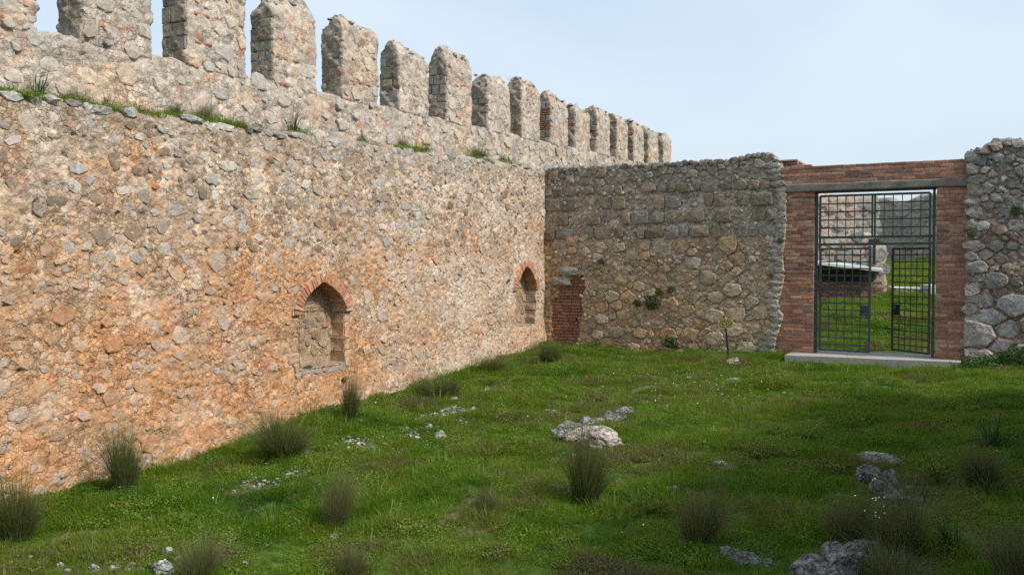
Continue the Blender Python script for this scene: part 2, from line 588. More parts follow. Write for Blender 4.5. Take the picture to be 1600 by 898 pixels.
# ------------------------------------------------------------------ wall sheet
def sheet(name, F, sL, sR, base, crest, res, disp, colf, mat, parent, thick=.6, hole=None, round_top=.10, o0=0.0):
    """uneven wall skin with returned top and ends. sL(v), sR(v) ends; base(s), crest(s) heights"""
    smin, smax = float(np.min(sL(np.linspace(0, 1, 50)))), float(np.max(sR(np.linspace(0, 1, 50))))
    hgt = float(np.max(crest(np.linspace(smin, smax, 50)) - base(np.linspace(smin, smax, 50))))
    nu = int((smax - smin) / res) + 1; nv = int(hgt / res) + 1
    v, u = np.meshgrid(np.linspace(0, 1, nv), np.linspace(0, 1, nu), indexing='ij')
    s = sL(v) + u * (sR(v) - sL(v))
    h = base(s) + v * (crest(s) - base(s))
    o = disp(s, h) + o0
    dt = (1 - v) * (crest(s) - base(s))
    o = o - round_top * np.clip(1 - dt / .12, 0, 1) ** 2
    P = F.P(s, h, o)
    C = colf(s, h)
    ids = np.arange(nu * nv).reshape(nv, nu)
    q = np.stack([ids[:-1, :-1], ids[:-1, 1:], ids[1:, 1:], ids[1:, :-1]], -1).reshape(-1, 4)
    if hole is not None:
        cs = (s[:-1, :-1] + s[1:, 1:]).ravel() / 2; ch = (h[:-1, :-1] + h[1:, 1:]).ravel() / 2
        q = q[~hole(cs, ch)]
    V = [P.reshape(-1, 3)]; CC = [C.reshape(-1, 3)]; Fc = [q]
    n = nu * nv

    def strip(edge_ids, rows, dz):
        nonlocal n
        prev = edge_ids
        ss = s.ravel()[edge_ids]; hh = h.ravel()[edge_ids]; oo = o.ravel()[edge_ids]; c0 = C.reshape(-1, 3)[edge_ids]
        for k in range(1, rows + 1):
            t = k / rows
            ob = oo * (1 - t) + t * (-thick + o0)
            wob = .03 * fbm(ss * 5 + k * 3.1, hh * 5 + k * 1.7, 2) if k < rows else 0
            V.append(F.P(ss + (wob if not dz else 0), hh + (wob + dz * math.sin(t * math.pi) if dz else 0), ob))
            CC.append(c0)
            new = np.arange(n, n + len(ss)); n += len(ss)
            Fc.append(np.stack([prev[:-1], prev[1:], new[1:], new[:-1]], -1)); prev = new
    strip(ids[-1], 6, .05)
    strip(ids[:, -1][::-1], 4, 0)
    strip(ids[:, 0], 4, 0)
    # back face
    bs = np.array([smin, smax, smax, smin])
    bb = F.P(bs, [base(smin) - .2, base(smax) - .2, np.min(crest(np.array([smin, smax]))) - .05, np.min(crest(np.array([smin, smax]))) - .05], -thick + o0)
    V.append(bb); CC.append(np.tile(C.reshape(-1, 3).mean(0), (4, 1))); Fc.append(np.array([[n + 1, n, n + 3, n + 2]])); n += 4
    return mesh_obj(name, np.concatenate(V), np.concatenate(Fc), mat, parent, np.clip(np.concatenate(CC), 0, 1), True)


# ------------------------------------------------------------------ long wall with two niches
LS0, LS1 = 6.5, 23.82
l_base = lambda s: -2.95 + .049 * (np.asarray(s) - 8) * .9
l_crest = lambda s: 1.75 + .0395 * (np.asarray(s) - 10.12) + .035 * fbm(np.asarray(s) * 1.7, np.asarray(s) * 0 + 3, 3) + .02 * fbm(np.asarray(s) * 7, np.asarray(s) * 0, 2)


def arch_outline(cx, half, sill, spring, apex, n=16, grow=0.0):
    """points from left foot up over the pointed arch to the right foot"""
    a = half + grow; rise = apex - spring + grow * 1.05
    c = 1.7 * a; R = a + c; r0 = math.sqrt(R * R - c * c)
    th = math.acos(c / R)
    arc = []
    for k in range(n + 1):
        t = th * k / n
        arc.append((cx - (R * math.cos(t) - c), spring + R * math.sin(t) / r0 * rise))
    arc += [(2 * cx - x, y) for x, y in arc[-2::-1]]
    return [(cx - a, sill)] + arc + [(cx + a, sill)]


N1 = dict(cx=15.30, half=.545, sill=-1.585, spring=-.76, apex=-.27)
N2 = dict(cx=22.68, half=.52, sill=-1.40, spring=-.60, apex=-.05)
NICHES = [N1, N2]


def in_poly(poly, x, y):
    x = np.asarray(x); y = np.asarray(y)
    ins = np.zeros(x.shape, bool)
    k = len(poly)
    for i in range(k):
        x0, y0 = poly[i]; x1, y1 = poly[(i + 1) % k]
        if y0 == y1: continue
        cond = (y0 > y) != (y1 > y)
        ins ^= cond & (x < (x1 - x0) * (y - y0) / (y1 - y0) + x0)
    return ins


HOLES = [arch_outline(**d, grow=.0) for d in NICHES]
RINGS = [arch_outline(d['cx'], d['half'], d['sill'], d['spring'], d['apex'], 16, .20) for d in NICHES]


def l_disp(s, h):
    s = np.asarray(s, float); h = np.asarray(h, float)
    d = .04 * fbm(s * .45, h * .5, 2) + .012 * fbm(s * 2.6 + 3, h * 3.1, 3) + .009 * fbm(s * 10, h * 13, 3)
    d = d - .05 * sstep(.42, .55, perlin(s * 8.7 + 11, h * 13.1 + 5))
    pit = perlin(s * 6.5 + 40, h * 8.5)
    d = d - .03 * np.clip(pit - .28, 0, 1) - .02 * np.clip(np.abs(perlin(s * 3.3, h * 5.1 + 9)) * -8 + .5, 0, 1)
    foot = np.clip((h - l_base(s) - .45) / .5, 0, 1)
    a, i = rubble(s, h, .085); b, j = rubble(s + 5, h + 3, .05)
    d = d + .012 * a * (i > .35) + .008 * b * (j > .3)
    d = d - .022 * np.clip(.5 - np.abs(perlin(s * 6.1 + 21, h * 8.7 + 2)) * 13, 0, 1)
    return d + .05 * (1 - foot)


def l_zone(s, h):
    t = (h - l_base(s)) / (l_crest(s) - l_base(s))
    n = fbm(s * .55 + 2, h * .8, 4); n2 = fbm(s * 1.4 + 8, h * 1.9 + 4, 4); n3 = fbm(s * 3.2, h * 1.2 + 30, 4)
    org = np.clip(sstep(20, 13.5, s) * sstep(.84, .5, t) * sstep(.0, .12, t) * .75 + .38 * sstep(.85, .2, t) + 1.0 * n + .15, 0, 1)
    grey = np.clip(1.2 * sstep(.90, .975, t + .05 * n3) + .75 * sstep(.25, .55, n2 + .25 * sstep(.5, .9, t)) * sstep(.3, .8, t), 0, 1)
    drip = fbm(s * 4.5, h * .55 + 12, 3)
    white = np.clip(sstep(15, 20, s) * .55 + 1.1 * sstep(.10, .4, drip) * sstep(.35, .85, t) + .6 * sstep(.12, .03, t) + .6 * sstep(.1, .5, fbm(s * 1.9 + 70, h * 2.3 + 14, 4)), 0, 1)
    return t, org, grey, white


def l_col(s, h):
    t, org, grey, white = l_zone(s, h)
    fine = fbm(s * 9 + 1, h * 11, 3)
    c = mixc((.46, .355, .26), (.50, .262, .125), np.clip(org * .9 + .25 * fine, 0, 1))
    c = mixc(c, (.62, .545, .46), white * .8 * (1 - org * .4))
    c = mixc(c, (.30, .28, .255), grey * .6)
    c = mixc(c, (.40, .20, .10), sstep(.35, .7, fbm(s * 5 + 60, h * 6, 3)) * org * .6)
    a, i = rubble(s, h, .085); b, j = rubble(s + 5, h + 3, .05)
    k = sstep(.15, .5, a) * (i > .35) * sstep(-.35, .25, fbm(s * 2.1 + 9, h * 2.4, 3))
    c = c * (1 + .5 * k * (i * 2.7 % 1.0 - .55))[..., None]
    c = mixc(c, (.24, .18, .135), k * (i * 7.3 % 1.0 > .74) * .8 * sstep(.4, .75, t))
    c = mixc(c, (.37, .365, .36), k * (i * 5.1 % 1.0 > .84) * .6)
    c = c * (1 + .22 * sstep(.1, .5, b) * (j * 3.3 % 1.0 - .5))[..., None]
    c = mixc(c, np.array((.36, .26, .17)), sstep(.0, .5, fbm(s * .9 + 21, h * 1.3 + 40, 4)) * .55 * (1 - white * .5))   # older, browner mortar
    return np.clip(c * np.array((1.04, .985, .925)), 0, 1)


lw = empty('rubble_wall', LW.P(16, -2.3), 'long sunlit orange and cream rubble wall with two pointed arch niches', 'wall')


def l_hole(s, h):
    return in_poly(HOLES[0], s, h) | in_poly(HOLES[1], s, h)


sheet('mortar_face', LW, lambda v: LS0 + 0 * v, lambda v: LS1 + 0 * v, l_base, l_crest, .0205, l_disp, l_col, M_MORTAR, lw, .9, l_hole)


def l_rad(x, y):
    r = rng.lognormal(math.log(.043), .48, len(x))
    return np.clip(r, .024, .125)


pts = scatter(5200, (LS0 + .3, LS1 - .08, -2.9, 2.4), l_rad, 1.3, 1.02)
PAL_O = [(.40, .25, .15), (.33, .20, .125), (.44, .31, .21), (.48, .36, .25), (.40, .33, .27), (.38, .37, .36), (.36, .37, .38), (.55, .47, .38), (.36, .15, .085)]
PAL_G = [(.17, .125, .09), (.22, .165, .12), (.26, .23, .20), (.34, .33, .32), (.13, .10, .075), (.42, .37, .32), (.37, .25, .19), (.48, .44, .40)]
PAL_W = [(.52, .46, .40), (.46, .38, .31), (.36, .34, .33), (.30, .24, .20), (.56, .50, .43), (.44, .32, .25), (.24, .19, .16)]
stones = []
for x, y, r in pts:
    t = (y - l_base(x)) / (l_crest(x) - l_base(x))
    if not .02 < t < .965: continue
    if in_poly(RINGS[0], x, y) or in_poly(RINGS[1], x, y): continue
    near_n = False
    for d in NICHES:
        if abs(x - d['cx']) < d['half'] + r + .16 and d['sill'] - r - .05 < y < d['spring'] + .1: near_n = True
    if near_n: continue
    _, org, grey, white = l_zone(np.float64(x), np.float64(y))
    w = rng.random()
    if t > .62 and w < .75: pal = PAL_G
    elif w < org + .15: pal = PAL_O
    elif white > .4: pal = PAL_W
    else: pal = PAL_G if w > .8 else PAL_O
    c = np.array(pal[rng.integers(len(pal))])
    if r > .045 and rng.random() < .12: c = np.array((.37, .375, .375))
    if r < .05 and rng.random() < .05: c = np.array((.42, .16, .09))
    k_ = .20 if t > .6 else .55
    c = c * (1 - k_) + k_ * l_col(np.float64(x), np.float64(y))
    H = rng.uniform(.004, .014) + .025 * r
    stones.append((blob(x, y, r * 1.25 * rng.uniform(.8, 1.3), r * rng.uniform(.65, 1.1), 6 if r < .06 else 8, .36), float(l_disp(x, y)) - .005, H, c))
# coping stones along the crest
x = LS0 + .2
while x < LS1 - .1:
    w = rng.uniform(.12, .42); hh = rng.uniform(.045, .085)
    if rng.random() < .8:
        yy = float(l_crest(x)) - hh * rng.uniform(.5, 1.1)
        c = np.array([(.34, .33, .31), (.27, .255, .235), (.40, .38, .35), (.23, .215, .195), (.46, .43, .39)][rng.integers(5)])
        stones.append((blob(x, yy, w * .55, hh, 9, .3, rng.normal(0, .08)), float(l_disp(x, yy)) - .055, .045 + rng.uniform(0, .045), c))
    x += w * rng.uniform(.8, 1.15)
emit(lw, LW, stones, M_STONE, 290)

# niches: recess, jamb stones, brick voussoirs
for d, o_ in zip(NICHES, HOLES):
    nb = empty('arched_niche', (0, 0, 0)); nb.location = (0, 0, 0); nb.parent = lw
    nb.location = Vector((0, 0, 0))
    nd = .24
    pl = arch_outline(d['cx'], d['half'], d['sill'], d['spring'], d['apex'], 16, .012)
    mb = MB()
    k = len(pl)
    P = np.array(pl)
    rows = 6
    V = np.concatenate([LW.P(P[:, 0], P[:, 1], .02 - (nd + .03) * r / rows + (.008 * rng.normal(size=k) if 0 < r < rows else 0)) for r in range(rows + 1)])
    f = []
    for r in range(rows):
        for i in range(k):
            j = (i + 1) % k
            f.append([r * k + i, r * k + j, (r + 1) * k + j, (r + 1) * k + i])
    mb.add(V, f, (.37, .27, .18))
    # back panel as a bumpy grid
    gs = np.linspace(d['cx'] - d['half'] - .05, d['cx'] + d['half'] + .05, 40); gh = np.linspace(d['sill'] - .03, d['apex'] + .05, 46)
    A, B = np.meshgrid(gs, gh)
    V = LW.P(A, B, -nd + .02 * fbm(A * 5, B * 6, 3))
    ii = np.arange(A.size).reshape(A.shape)
    f = np.stack([ii[:-1, :-1], ii[:-1, 1:], ii[1:, 1:], ii[1:, :-1]], -1).reshape(-1, 4).tolist()
    mb.add(V.reshape(-1, 3), f, (.36, .26, .17))
    mb.build('niche_lining', M_MORTAR, nb)
    # masonry on the back panel
    st = []
    hy = d['sill']
    while hy < d['apex'] - .05:
        top = hy > d['spring'] - .12
        rh = rng.uniform(.045, .06) if top else rng.uniform(.09, .19)
        x = d['cx'] - d['half'] - .02
        while x < d['cx'] + d['half']:
            w = rng.uniform(.16, .26) if top else rng.uniform(.10, .28)
            cx_, cy_ = x + w / 2, hy + rh / 2
            if in_poly(o_, np.array([cx_]), np.array([cy_]))[0]:
                a, bb = w / 2 - .010, rh / 2 - .006
                poly = np.array([[-a, -bb * .7], [-a * .8, -bb], [a * .8, -bb], [a, -bb * .6], [a, bb * .7], [a * .7, bb], [-a * .75, bb], [-a, bb * .6]]) * rng.uniform(.9, 1.03, (8, 1)) + [cx_, cy_]
                c = [(.36, .25, .16), (.32, .22, .145), (.39, .29, .19), (.34, .21, .13)][rng.integers(4)]
                if not top: poly = blob(cx_, cy_, a * 1.1, bb * 1.12, 8, .2, 0)
                if top: c = [(.27, .21, .16), (.33, .24, .17), (.33, .20, .13)][rng.integers(3)]
                st.append((poly, -nd, .010 if top else rng.uniform(.008, .03), np.array(c)))
            x += w
        hy += rh
    st = [q_ for q_ in st if np.asarray(q_[0])[:, 1].mean() > d['spring'] - .10]
    for x, y, r in scatter(130, (d['cx'] - d['half'], d['cx'] + d['half'], d['sill'], d['spring'] - .10), lambda x, y: np.clip(rng.lognormal(math.log(.062), .4, len(x)), .025, .12), 1.35, .95, 12):
        c = np.array([(.37, .26, .165), (.32, .22, .14), (.41, .31, .21), (.34, .20, .125), (.29, .22, .16)][rng.integers(5)])
        st.append((blob(x, y, r * 1.25, r * .95, 7, .3), -nd, rng.uniform(.010, .026), c))
    emit(nb, LW, st, M_STONE_D, 300)
    # jamb stones
    for side in (-1, 1):
        hy = d['sill'] - .06
        while hy < d['spring'] - .06:
            rh = min(rng.uniform(.16, .27), d['spring'] - hy - .02)
            wd = rng.uniform(.12, .26)
            e = d['cx'] + side * (d['half'] - .008)
            s0, s1 = sorted((e, e + side * wd))
            V, f = brick_piece(LW, s0 + .004, s1 - .004, hy + .006, hy + rh - .006, .018 + rng.uniform(-.01, .008), .012, .27, .02)
            V = V + rng.normal(0, .009, V.shape) * np.array([1, 1, 1])
            c = np.array([(.46, .37, .27), (.42, .33, .24), (.48, .39, .30), (.44, .30, .21)][rng.integers(4)]) * .4 + .6 * l_col(np.float64((s0 + s1) / 2), np.float64(hy))
            mesh_obj('jamb_stone', V, f, M_STONE, nb, np.tile(c, (len(V), 1)))
            hy += rh
    # voussoir bricks
    inn = np.array(arch_outline(d['cx'], d['half'], d['sill'], d['spring'], d['apex'], 60, -.006)[1:-1])
    seg = np.linalg.norm(np.diff(inn, axis=0), axis=1); L = np.concatenate([[0], np.cumsum(seg)])
    nb_ = 2 * int(L[-1] / .054 / 2)
    half_i = len(inn) // 2
    for kk in range(nb_):
        a, b_ = (kk + .10) / nb_ * L[-1], (kk + .84) / nb_ * L[-1]
        p0 = np.array([np.interp(a, L, inn[:, 0]), np.interp(a, L, inn[:, 1])]); p1 = np.array([np.interp(b_, L, inn[:, 0]), np.interp(b_, L, inn[:, 1])])
        tg = (p1 - p0) / np.linalg.norm(p1 - p0); nr = np.array([-tg[1], tg[0]])
        ln = rng.uniform(.15, .185)
        if nr @ (p0 - np.array([d['cx'], d['spring'] - .2])) < 0: nr = -nr
        fan = tg * .012
        q = np.array([p0, p1, p1 + nr * ln + fan * (1), p0 + nr * ln - fan * (1)])
        oo = .052 + float(rng.uniform(-.009, .009)) + max(0.0, float(np.max(l_disp(q[:, 0], q[:, 1]))))
        cen = q.mean(0)
        q2 = cen + (q - cen) * .94
        V = np.concatenate([LW.P(q[:, 0], q[:, 1], oo - .30), LW.P(q[:, 0], q[:, 1], oo - .008), LW.P(q2[:, 0], q2[:, 1], oo)])
        f = [[8, 9, 10, 11], [3, 2, 1, 0]]
        for e in range(4):
            g = (e + 1) % 4
            f += [[e, g, 4 + g, 4 + e], [4 + e, 4 + g, 8 + g, 8 + e]]
        c = np.array([(.46, .225, .125), (.50, .265, .15), (.40, .19, .11), (.52, .32, .21)][rng.integers(4)])
        mesh_obj('brick', V, f, M_BRICK, nb, np.tile(c, (len(V), 1)))
    # ring backing of pale mortar so joints read
    ri = np.array(arch_outline(d['cx'], d['half'], d['sill'], d['spring'], d['apex'], 24, .0)[1:-1]); ro = np.array(arch_outline(d['cx'], d['half'], d['sill'], d['spring'], d['apex'], 24, .17)[1:-1])
    V = np.concatenate([LW.P(ri[:, 0], ri[:, 1], .034 + np.maximum(0, l_disp(ri[:, 0], ri[:, 1]))), LW.P(ro[:, 0], ro[:, 1], .034 + np.maximum(0, l_disp(ro[:, 0], ro[:, 1]))), LW.P(ri[:, 0], ri[:, 1], -.2), LW.P(ro[:, 0], ro[:, 1], -.2)]); k = len(ri)
    f = []
    for i in range(k - 1):
        f += [[i, i + 1, k + i + 1, k + i], [2 * k + i, 2 * k + i + 1, i + 1, i], [k + i, k + i + 1, 3 * k + i + 1, 3 * k + i]]
    mesh_obj('arch_mortar', V, f, M_MORTAR, nb, np.tile((.56, .46, .37), (len(V), 1)))
    # sill ledge stones
    x = d['cx'] - d['half'] - .1
    while x < d['cx'] + d['half'] + .05:
        w = rng.uniform(.10, .26)
        V, f = stone_piece(LW, blob(x + w / 2, d['sill'] - .06 + rng.uniform(-.03, .02), w * .6, rng.uniform(.05, .08), 9, .35), -.012, .03, .25)
        mesh_obj('sill_stone', V, f, M_STONE, nb, np.tile((np.array((.36, .31, .26)) * rng.uniform(.75, 1.1)), (len(V), 1)))
        x += w

# walkway on top of the wall
V, f = box_on(LW, LS0, 26.0, 1.2, 1.2, PO - .1, -.12)
ws = np.linspace(LS0, 25.9, 60)
V = np.concatenate([LW.P(ws, l_crest(ws) - .06, -.05), LW.P(ws, l_crest(ws) + .02, PO - .2), LW.P(ws, l_crest(ws) - .5, -.05)])
k = len(ws)
f = [[i, i + 1, k + i + 1, k + i] for i in range(k - 1)]
ww = mesh_obj('walkway', V, f, M_SOIL, None, None, True)
tag(ww, 'narrow earth walkway along the top of the niche wall', 'walkway', None, 'structure')

# ------------------------------------------------------------------ crenellated parapet
pp = empty('crenellated_parapet', LW.P(22, 2.0, PO), 'pale crenellated parapet with a row of tall merlons above the niche wall', 'parapet')
PY = [6.34, 7.97, 9.60, 11.26, 12.79, 14.42, 16.07, 17.72, 19.38, 21.10, 22.78, 24.44, 26.03, 27.65, 29.30, 30.86, 32.40, 34.10]
PT = .44
p_sill = lambda s: 2.79 + .0330 * (np.asarray(s) - 11.98)
PS0, PS1 = 5.9, (35.05 - .48) / .8995


def p_disp(s, h):
    s = np.asarray(s, float); h = np.asarray(h, float)
    return .03 * fbm(s * .6 + 20, h * .7, 2) + .014 * fbm(s * 3.1, h * 3.6 + 7, 3) + .011 * fbm(s * 9 + 4, h * 12, 3) - .045 * sstep(.34, .5, perlin(s * 7.5 + 90, h * 10.5)) + .026 * rubble(s + 3, h, .12)[0]


def p_col(s, h):
    n = fbm(s * .8 + 50, h * 1.1, 4); n2 = fbm(s * 2.4 + 5, h * 2.8, 3)
    c = mixc((.46, .42, .37), (.49, .40, .31), sstep(-.1, .5, n))
    c = mixc(c, (.33, .31, .29), sstep(-.05, .4, n2) * .75)
    c = mixc(c, (.42, .25, .17), sstep(.32, .55, fbm(s * 2.9 + 77, h * 4.1, 3)) * .35)
    # damp grey strips below the crenels
    st = np.zeros_like(np.asarray(s, float))
    for y in PY:
        c0 = (y - .48) / .8995 - .30
        st = np.maximum(st, sstep(.42, .15, np.abs(s - c0 + .06 * n2)))
    c = mixc(c, (.31, .30, .285), st * .55 * sstep(-.2, .2, n + .2) * sstep(2.2, 2.7, h))
    a, i = rubble(s + 3, h, .12)
    k = sstep(.15, .5, a)
    c = c * (1 + .42 * k * (i * 2.7 % 1.0 - .5))[..., None]
    c = mixc(c, (.40, .22, .14), k * (i * 7.3 % 1.0 > .94) * .8)
    return np.clip(c * np.array((1.06, 1.0, .94)), 0, 1)


p_crest = lambda s: p_sill(s) + .03 * fbm(np.asarray(s) * 3, np.asarray(s) * 0 + 1, 3)
sheet('parapet_base', LW, lambda v: PS0 + 0 * v, lambda v: PS1 + 0 * v, lambda s: 1.2 + 0 * np.asarray(s), p_crest, .045, p_disp, p_col, M_MORTAR, pp, PT, None, .02, PO)
st = []
pts = scatter(2200, (PS0, PS1 - .1, 1.7, 4.1), lambda x, y: np.clip(rng.lognormal(math.log(.075), .4, len(x)), .035, .17), 1.4, 1.3)
PAL_P = [(.50, .45, .39), (.44, .40, .36), (.36, .35, .34), (.54, .47, .38), (.30, .27, .24), (.46, .36, .28), (.40, .38, .37), (.45, .41, .36)]
for x, y, r in pts:
    if y < float(p_sill(x)) - .05 and y > float(l_crest(min(x, 23))) - .2:
        st.append((blob(x, y, r * 1.3, r * .9, 7, .34), PO + float(p_disp(x, y)) - .004, rng.uniform(.006, .03) + .05 * r, np.array(PAL_P[rng.integers(8)]) * .6 + .4 * p_col(np.float64(x), np.float64(y))))
emit(pp, LW, st, M_STONE, 120)


def merlon(y0, idx_):
    """one merlon: uneven block with a ridged cap, its stones and brick bands as sub-parts"""
    s0 = (y0 - .48) / .8995; wdt = 1.15 + rng.uniform(-.08, .08); s1 = s0 + wdt
    if idx_ == len(PY) - 1: s1 = PS1 - .03
    zb = float(p_sill(s0 + .5)) - .06
    hs = 1.20 + rng.uniform(-.09, .09); cap = .26 + rng.uniform(-.09, .09)
    far = y0 > 24
    res = .03 if not far else .05
    nu = int((s1 - s0) / res); nt_ = max(4, int(PT / res)); nv = int((hs + cap) / res)
    sd = idx_ * 13.7
    # closed ring around the block, rows upwards
    ring = [(s0 + (s1 - s0) * i / nu, 0.0, 0, 1) for i in range(nu)] + [(s1, -PT * i / nt_, 1, 0) for i in range(nt_)] + \
           [(s1 - (s1 - s0) * i / nu, -PT, 0, -1) for i in range(nu)] + [(s0, -PT + PT * i / nt_, -1, 0) for i in range(nt_)]
    R = np.array(ring); k = len(R)
    rows = []; cols = []
    for r in range(nv + 1):
        hh = (hs + cap) * r / nv
        t = np.clip((hh - hs) / cap, 0, 1)
        o = R[:, 1] * 1.0
        o = -PT / 2 + (o + PT / 2) * (1 - .80 * t ** 1.3)
        ss = (s0 + s1) / 2 + (R[:, 0] - (s0 + s1) / 2) * (1 - .10 * t ** 2)
        z = zb + hh
        ns = fbm(ss * 3 + sd, z * 3 + o * 4, 3) * .028 + fbm(ss * 10 + sd, z * 11 + o * 10, 2) * .012
        ns = ns + .024 * rubble(ss + o * .7 + 3, z, .12)[0] - .05 * sstep(.3, .5, perlin(ss * 6 + o * 6 + sd, z * 8 + np.zeros(k)))
        crag = fbm(ss * 2.2 + sd + 7, z * 0 + o * 2 + 3, 3) * .13 * sstep(.5, 1, hh / (hs + cap))
        crag = crag + .03 * fbm(ss * 9 + sd, o * 9 + 4, 2) * sstep(.7, 1, hh / (hs + cap))
        ns = np.where(R[:, 3] > .5, ns * .6 + p_disp(ss, z) * .4 + .008, ns * 1.35) if hh > .1 else np.where(R[:, 3] > .5, p_disp(ss, z + 0 * ss) + (.003 if r else -.035), ns)
        rows.append(LW.P(ss + R[:, 2] * ns, z + crag, PO + o + R[:, 3] * ns + .004))
        c = p_col(ss, np.full(k, z))
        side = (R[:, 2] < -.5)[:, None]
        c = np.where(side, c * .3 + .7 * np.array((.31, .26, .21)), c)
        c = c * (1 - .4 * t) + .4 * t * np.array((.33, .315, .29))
        cols.append(c)
    V = np.concatenate(rows); C = np.concatenate(cols)
    top = len(V)
    V = np.concatenate([V, rows[-1].mean(0, keepdims=True) + [0, 0, .02]]); C = np.concatenate([C, cols[-1].mean(0, keepdims=True)])
    f = []
    for r in range(nv):
        for i in range(k):
            j = (i + 1) % k
            f.append([r * k + i, r * k + j, (r + 1) * k + j, (r + 1) * k + i])
    f += [[nv * k + i, nv * k + (i + 1) % k, top] for i in range(k)]
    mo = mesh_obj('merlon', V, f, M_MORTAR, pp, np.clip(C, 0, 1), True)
    # stones on the face towards the courtyard
    st = []
    pts = scatter(95 if not far else 60, (s0 + .05, s1 - .04, zb + .05, zb + hs + cap * .5), lambda x, y: np.clip(rng.lognormal(math.log(.07), .4, len(x)), .032, .15), 1.4, 1.0)
    for x, y, r in pts:
        tt = max(0, (y - zb - hs) / cap)
        cc = np.array(PAL_P[rng.integers(8)])
        if rng.random() < .04: cc = np.array((.42, .20, .12))
        cc = cc * .6 + .4 * p_col(np.float64(x), np.float64(y))
        st.append((blob(x, y, min(r * 1.3, x - s0 + .02, s1 - x + .02), r * .9, 7, .34), PO - tt * .17 + .006, rng.uniform(.006, .03) + .06 * r, cc))
    if not far:
      for yb_ in (rng.uniform(.15, .5), rng.uniform(.55, .9))[:int(rng.integers(1, 3))]:
        y = zb + hs * yb_        # a broken brick course
        x = s0 + rng.uniform(.1, .5)
        for _ in range(rng.integers(2, 6)):
            a = rng.uniform(.06, .12)
            st.append((np.array([[x - a, y - .018], [x + a, y - .02], [x + a * .97, y + .018], [x - a * .95, y + .02]]), PO + .0, .030, np.array((.42, .19, .11)) * rng.uniform(.75, 1.15)))
            x += a * rng.uniform(2.1, 3.2); y += rng.uniform(-.03, .05)
            if x > s1 - .12: break
    emit(mo, LW, st, M_STONE, 16 if not far else 4)
    # cap stones on the ridge
    mb = MB()
    x = s0 + .06
    while x < s1 - .04:
        w = rng.uniform(.10, .22)
        for o_ in (-.12, -.30):
            c = np.array((.37, .355, .33)) * rng.uniform(.75, 1.2)
            q = rock_mesh(rng.integers(1 << 30), (w * .5, w * .42, rng.uniform(.025, .055)), 1)
            p = LW.P(x + rng.uniform(-.03, .03), zb + hs + cap * (.55 + rng.uniform(-.1, .38)), PO + o_ + rng.uniform(-.05, .05))
            mb.add(q[0] + p, q[1], c)
        x += w * .9
    mb.build('cap_stones', M_STONE_D, mo)['kind'] = 'stuff'
    # squared blocks on the end towards the viewer
    EF = Frame(LW.P(s0, 0, PO)[:2], -LW.n, -LW.d)
    hy = zb + .02; n_ = 0
    while hy < zb + hs - .05:
        rh = rng.uniform(.13, .24)
        brickc = (idx_ >= 11) and rng.random() < .5
        if brickc: rh = .055
        if hy + rh > zb + hs: break
        x = -.01
        while x < PT - .05:
            w = min(rng.uniform(.14, .30), PT - x + .01)
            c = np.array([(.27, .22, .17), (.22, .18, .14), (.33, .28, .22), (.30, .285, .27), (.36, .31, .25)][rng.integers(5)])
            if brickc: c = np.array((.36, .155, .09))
            V, f = brick_piece(EF, x + .008, x + w - .008, hy + .008, hy + rh - .006, .022, .012, .05, .014)
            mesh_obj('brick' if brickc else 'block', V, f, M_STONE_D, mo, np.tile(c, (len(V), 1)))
            x += w
        hy += rh + (.0 if rng.random() < .8 else .06)


def rock_mesh(seed, size, sub=2, rough=.35, flat=.0):
    r = np.random.default_rng(int(seed))
    bm = bmesh.new()
    bmesh.ops.create_icosphere(bm, subdivisions=sub, radius=1.0)
    V = np.array([v.co[:] for v in bm.verts]); F_ = [[v.index for v in f.verts] for f in bm.faces]
    bm.free()
    of = r.uniform(0, 50, 3)
    out = []
    for v in V:
        p = Vector(v)
        n = mnoise.noise(p * 1.3 + Vector(of)) * rough + mnoise.noise(p * 3.1 + Vector(of)) * rough * .45 + mnoise.noise(p * 7 + Vector(of)) * rough * .2
        out.append(v * (1 + n))
    V = np.array(out)
    for _ in range(4):    # knock flat facets off
        d = r.normal(size=3); d /= np.linalg.norm(d)
        t = r.uniform(.62, .9)
        e = V @ d
        V = V - np.clip(e - t, 0, 9)[:, None] * d * .8
    return V * np.array(size), F_


for i_, y_ in enumerate(PY):
    merlon(y_, i_)

# ------------------------------------------------------------------ wall between the corner and the gate
bw = empty('rubble_wall', BW.P(3, -2.0), 'shaded brown and grey stone wall with a bricked-up doorway beside the gate', 'wall')


def b_disp(s, h):
    s = np.asarray(s, float); h = np.asarray(h, float)
    return .035 * fbm(s * .5 + 70, h * .5, 2) + .018 * fbm(s * 2.7 + 33, h * 3, 3) + .010 * fbm(s * 10, h * 11 + 5, 3) + .02 * rubble(s, h, .09)[0]


def b_col(s, h):
    n = fbm(s * .7 + 90, h * .9, 4); n2 = fbm(s * 3 + 15, h * 3, 3)
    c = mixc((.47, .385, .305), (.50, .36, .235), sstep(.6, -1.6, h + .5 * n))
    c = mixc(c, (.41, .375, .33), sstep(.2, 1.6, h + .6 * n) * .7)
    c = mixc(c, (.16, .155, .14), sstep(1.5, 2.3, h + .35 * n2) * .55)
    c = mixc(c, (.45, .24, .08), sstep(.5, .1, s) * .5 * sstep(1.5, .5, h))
    return c * (1 + .22 * n2[..., None] if np.ndim(n2) else 1 + .22 * n2)


BS_END = 5.50
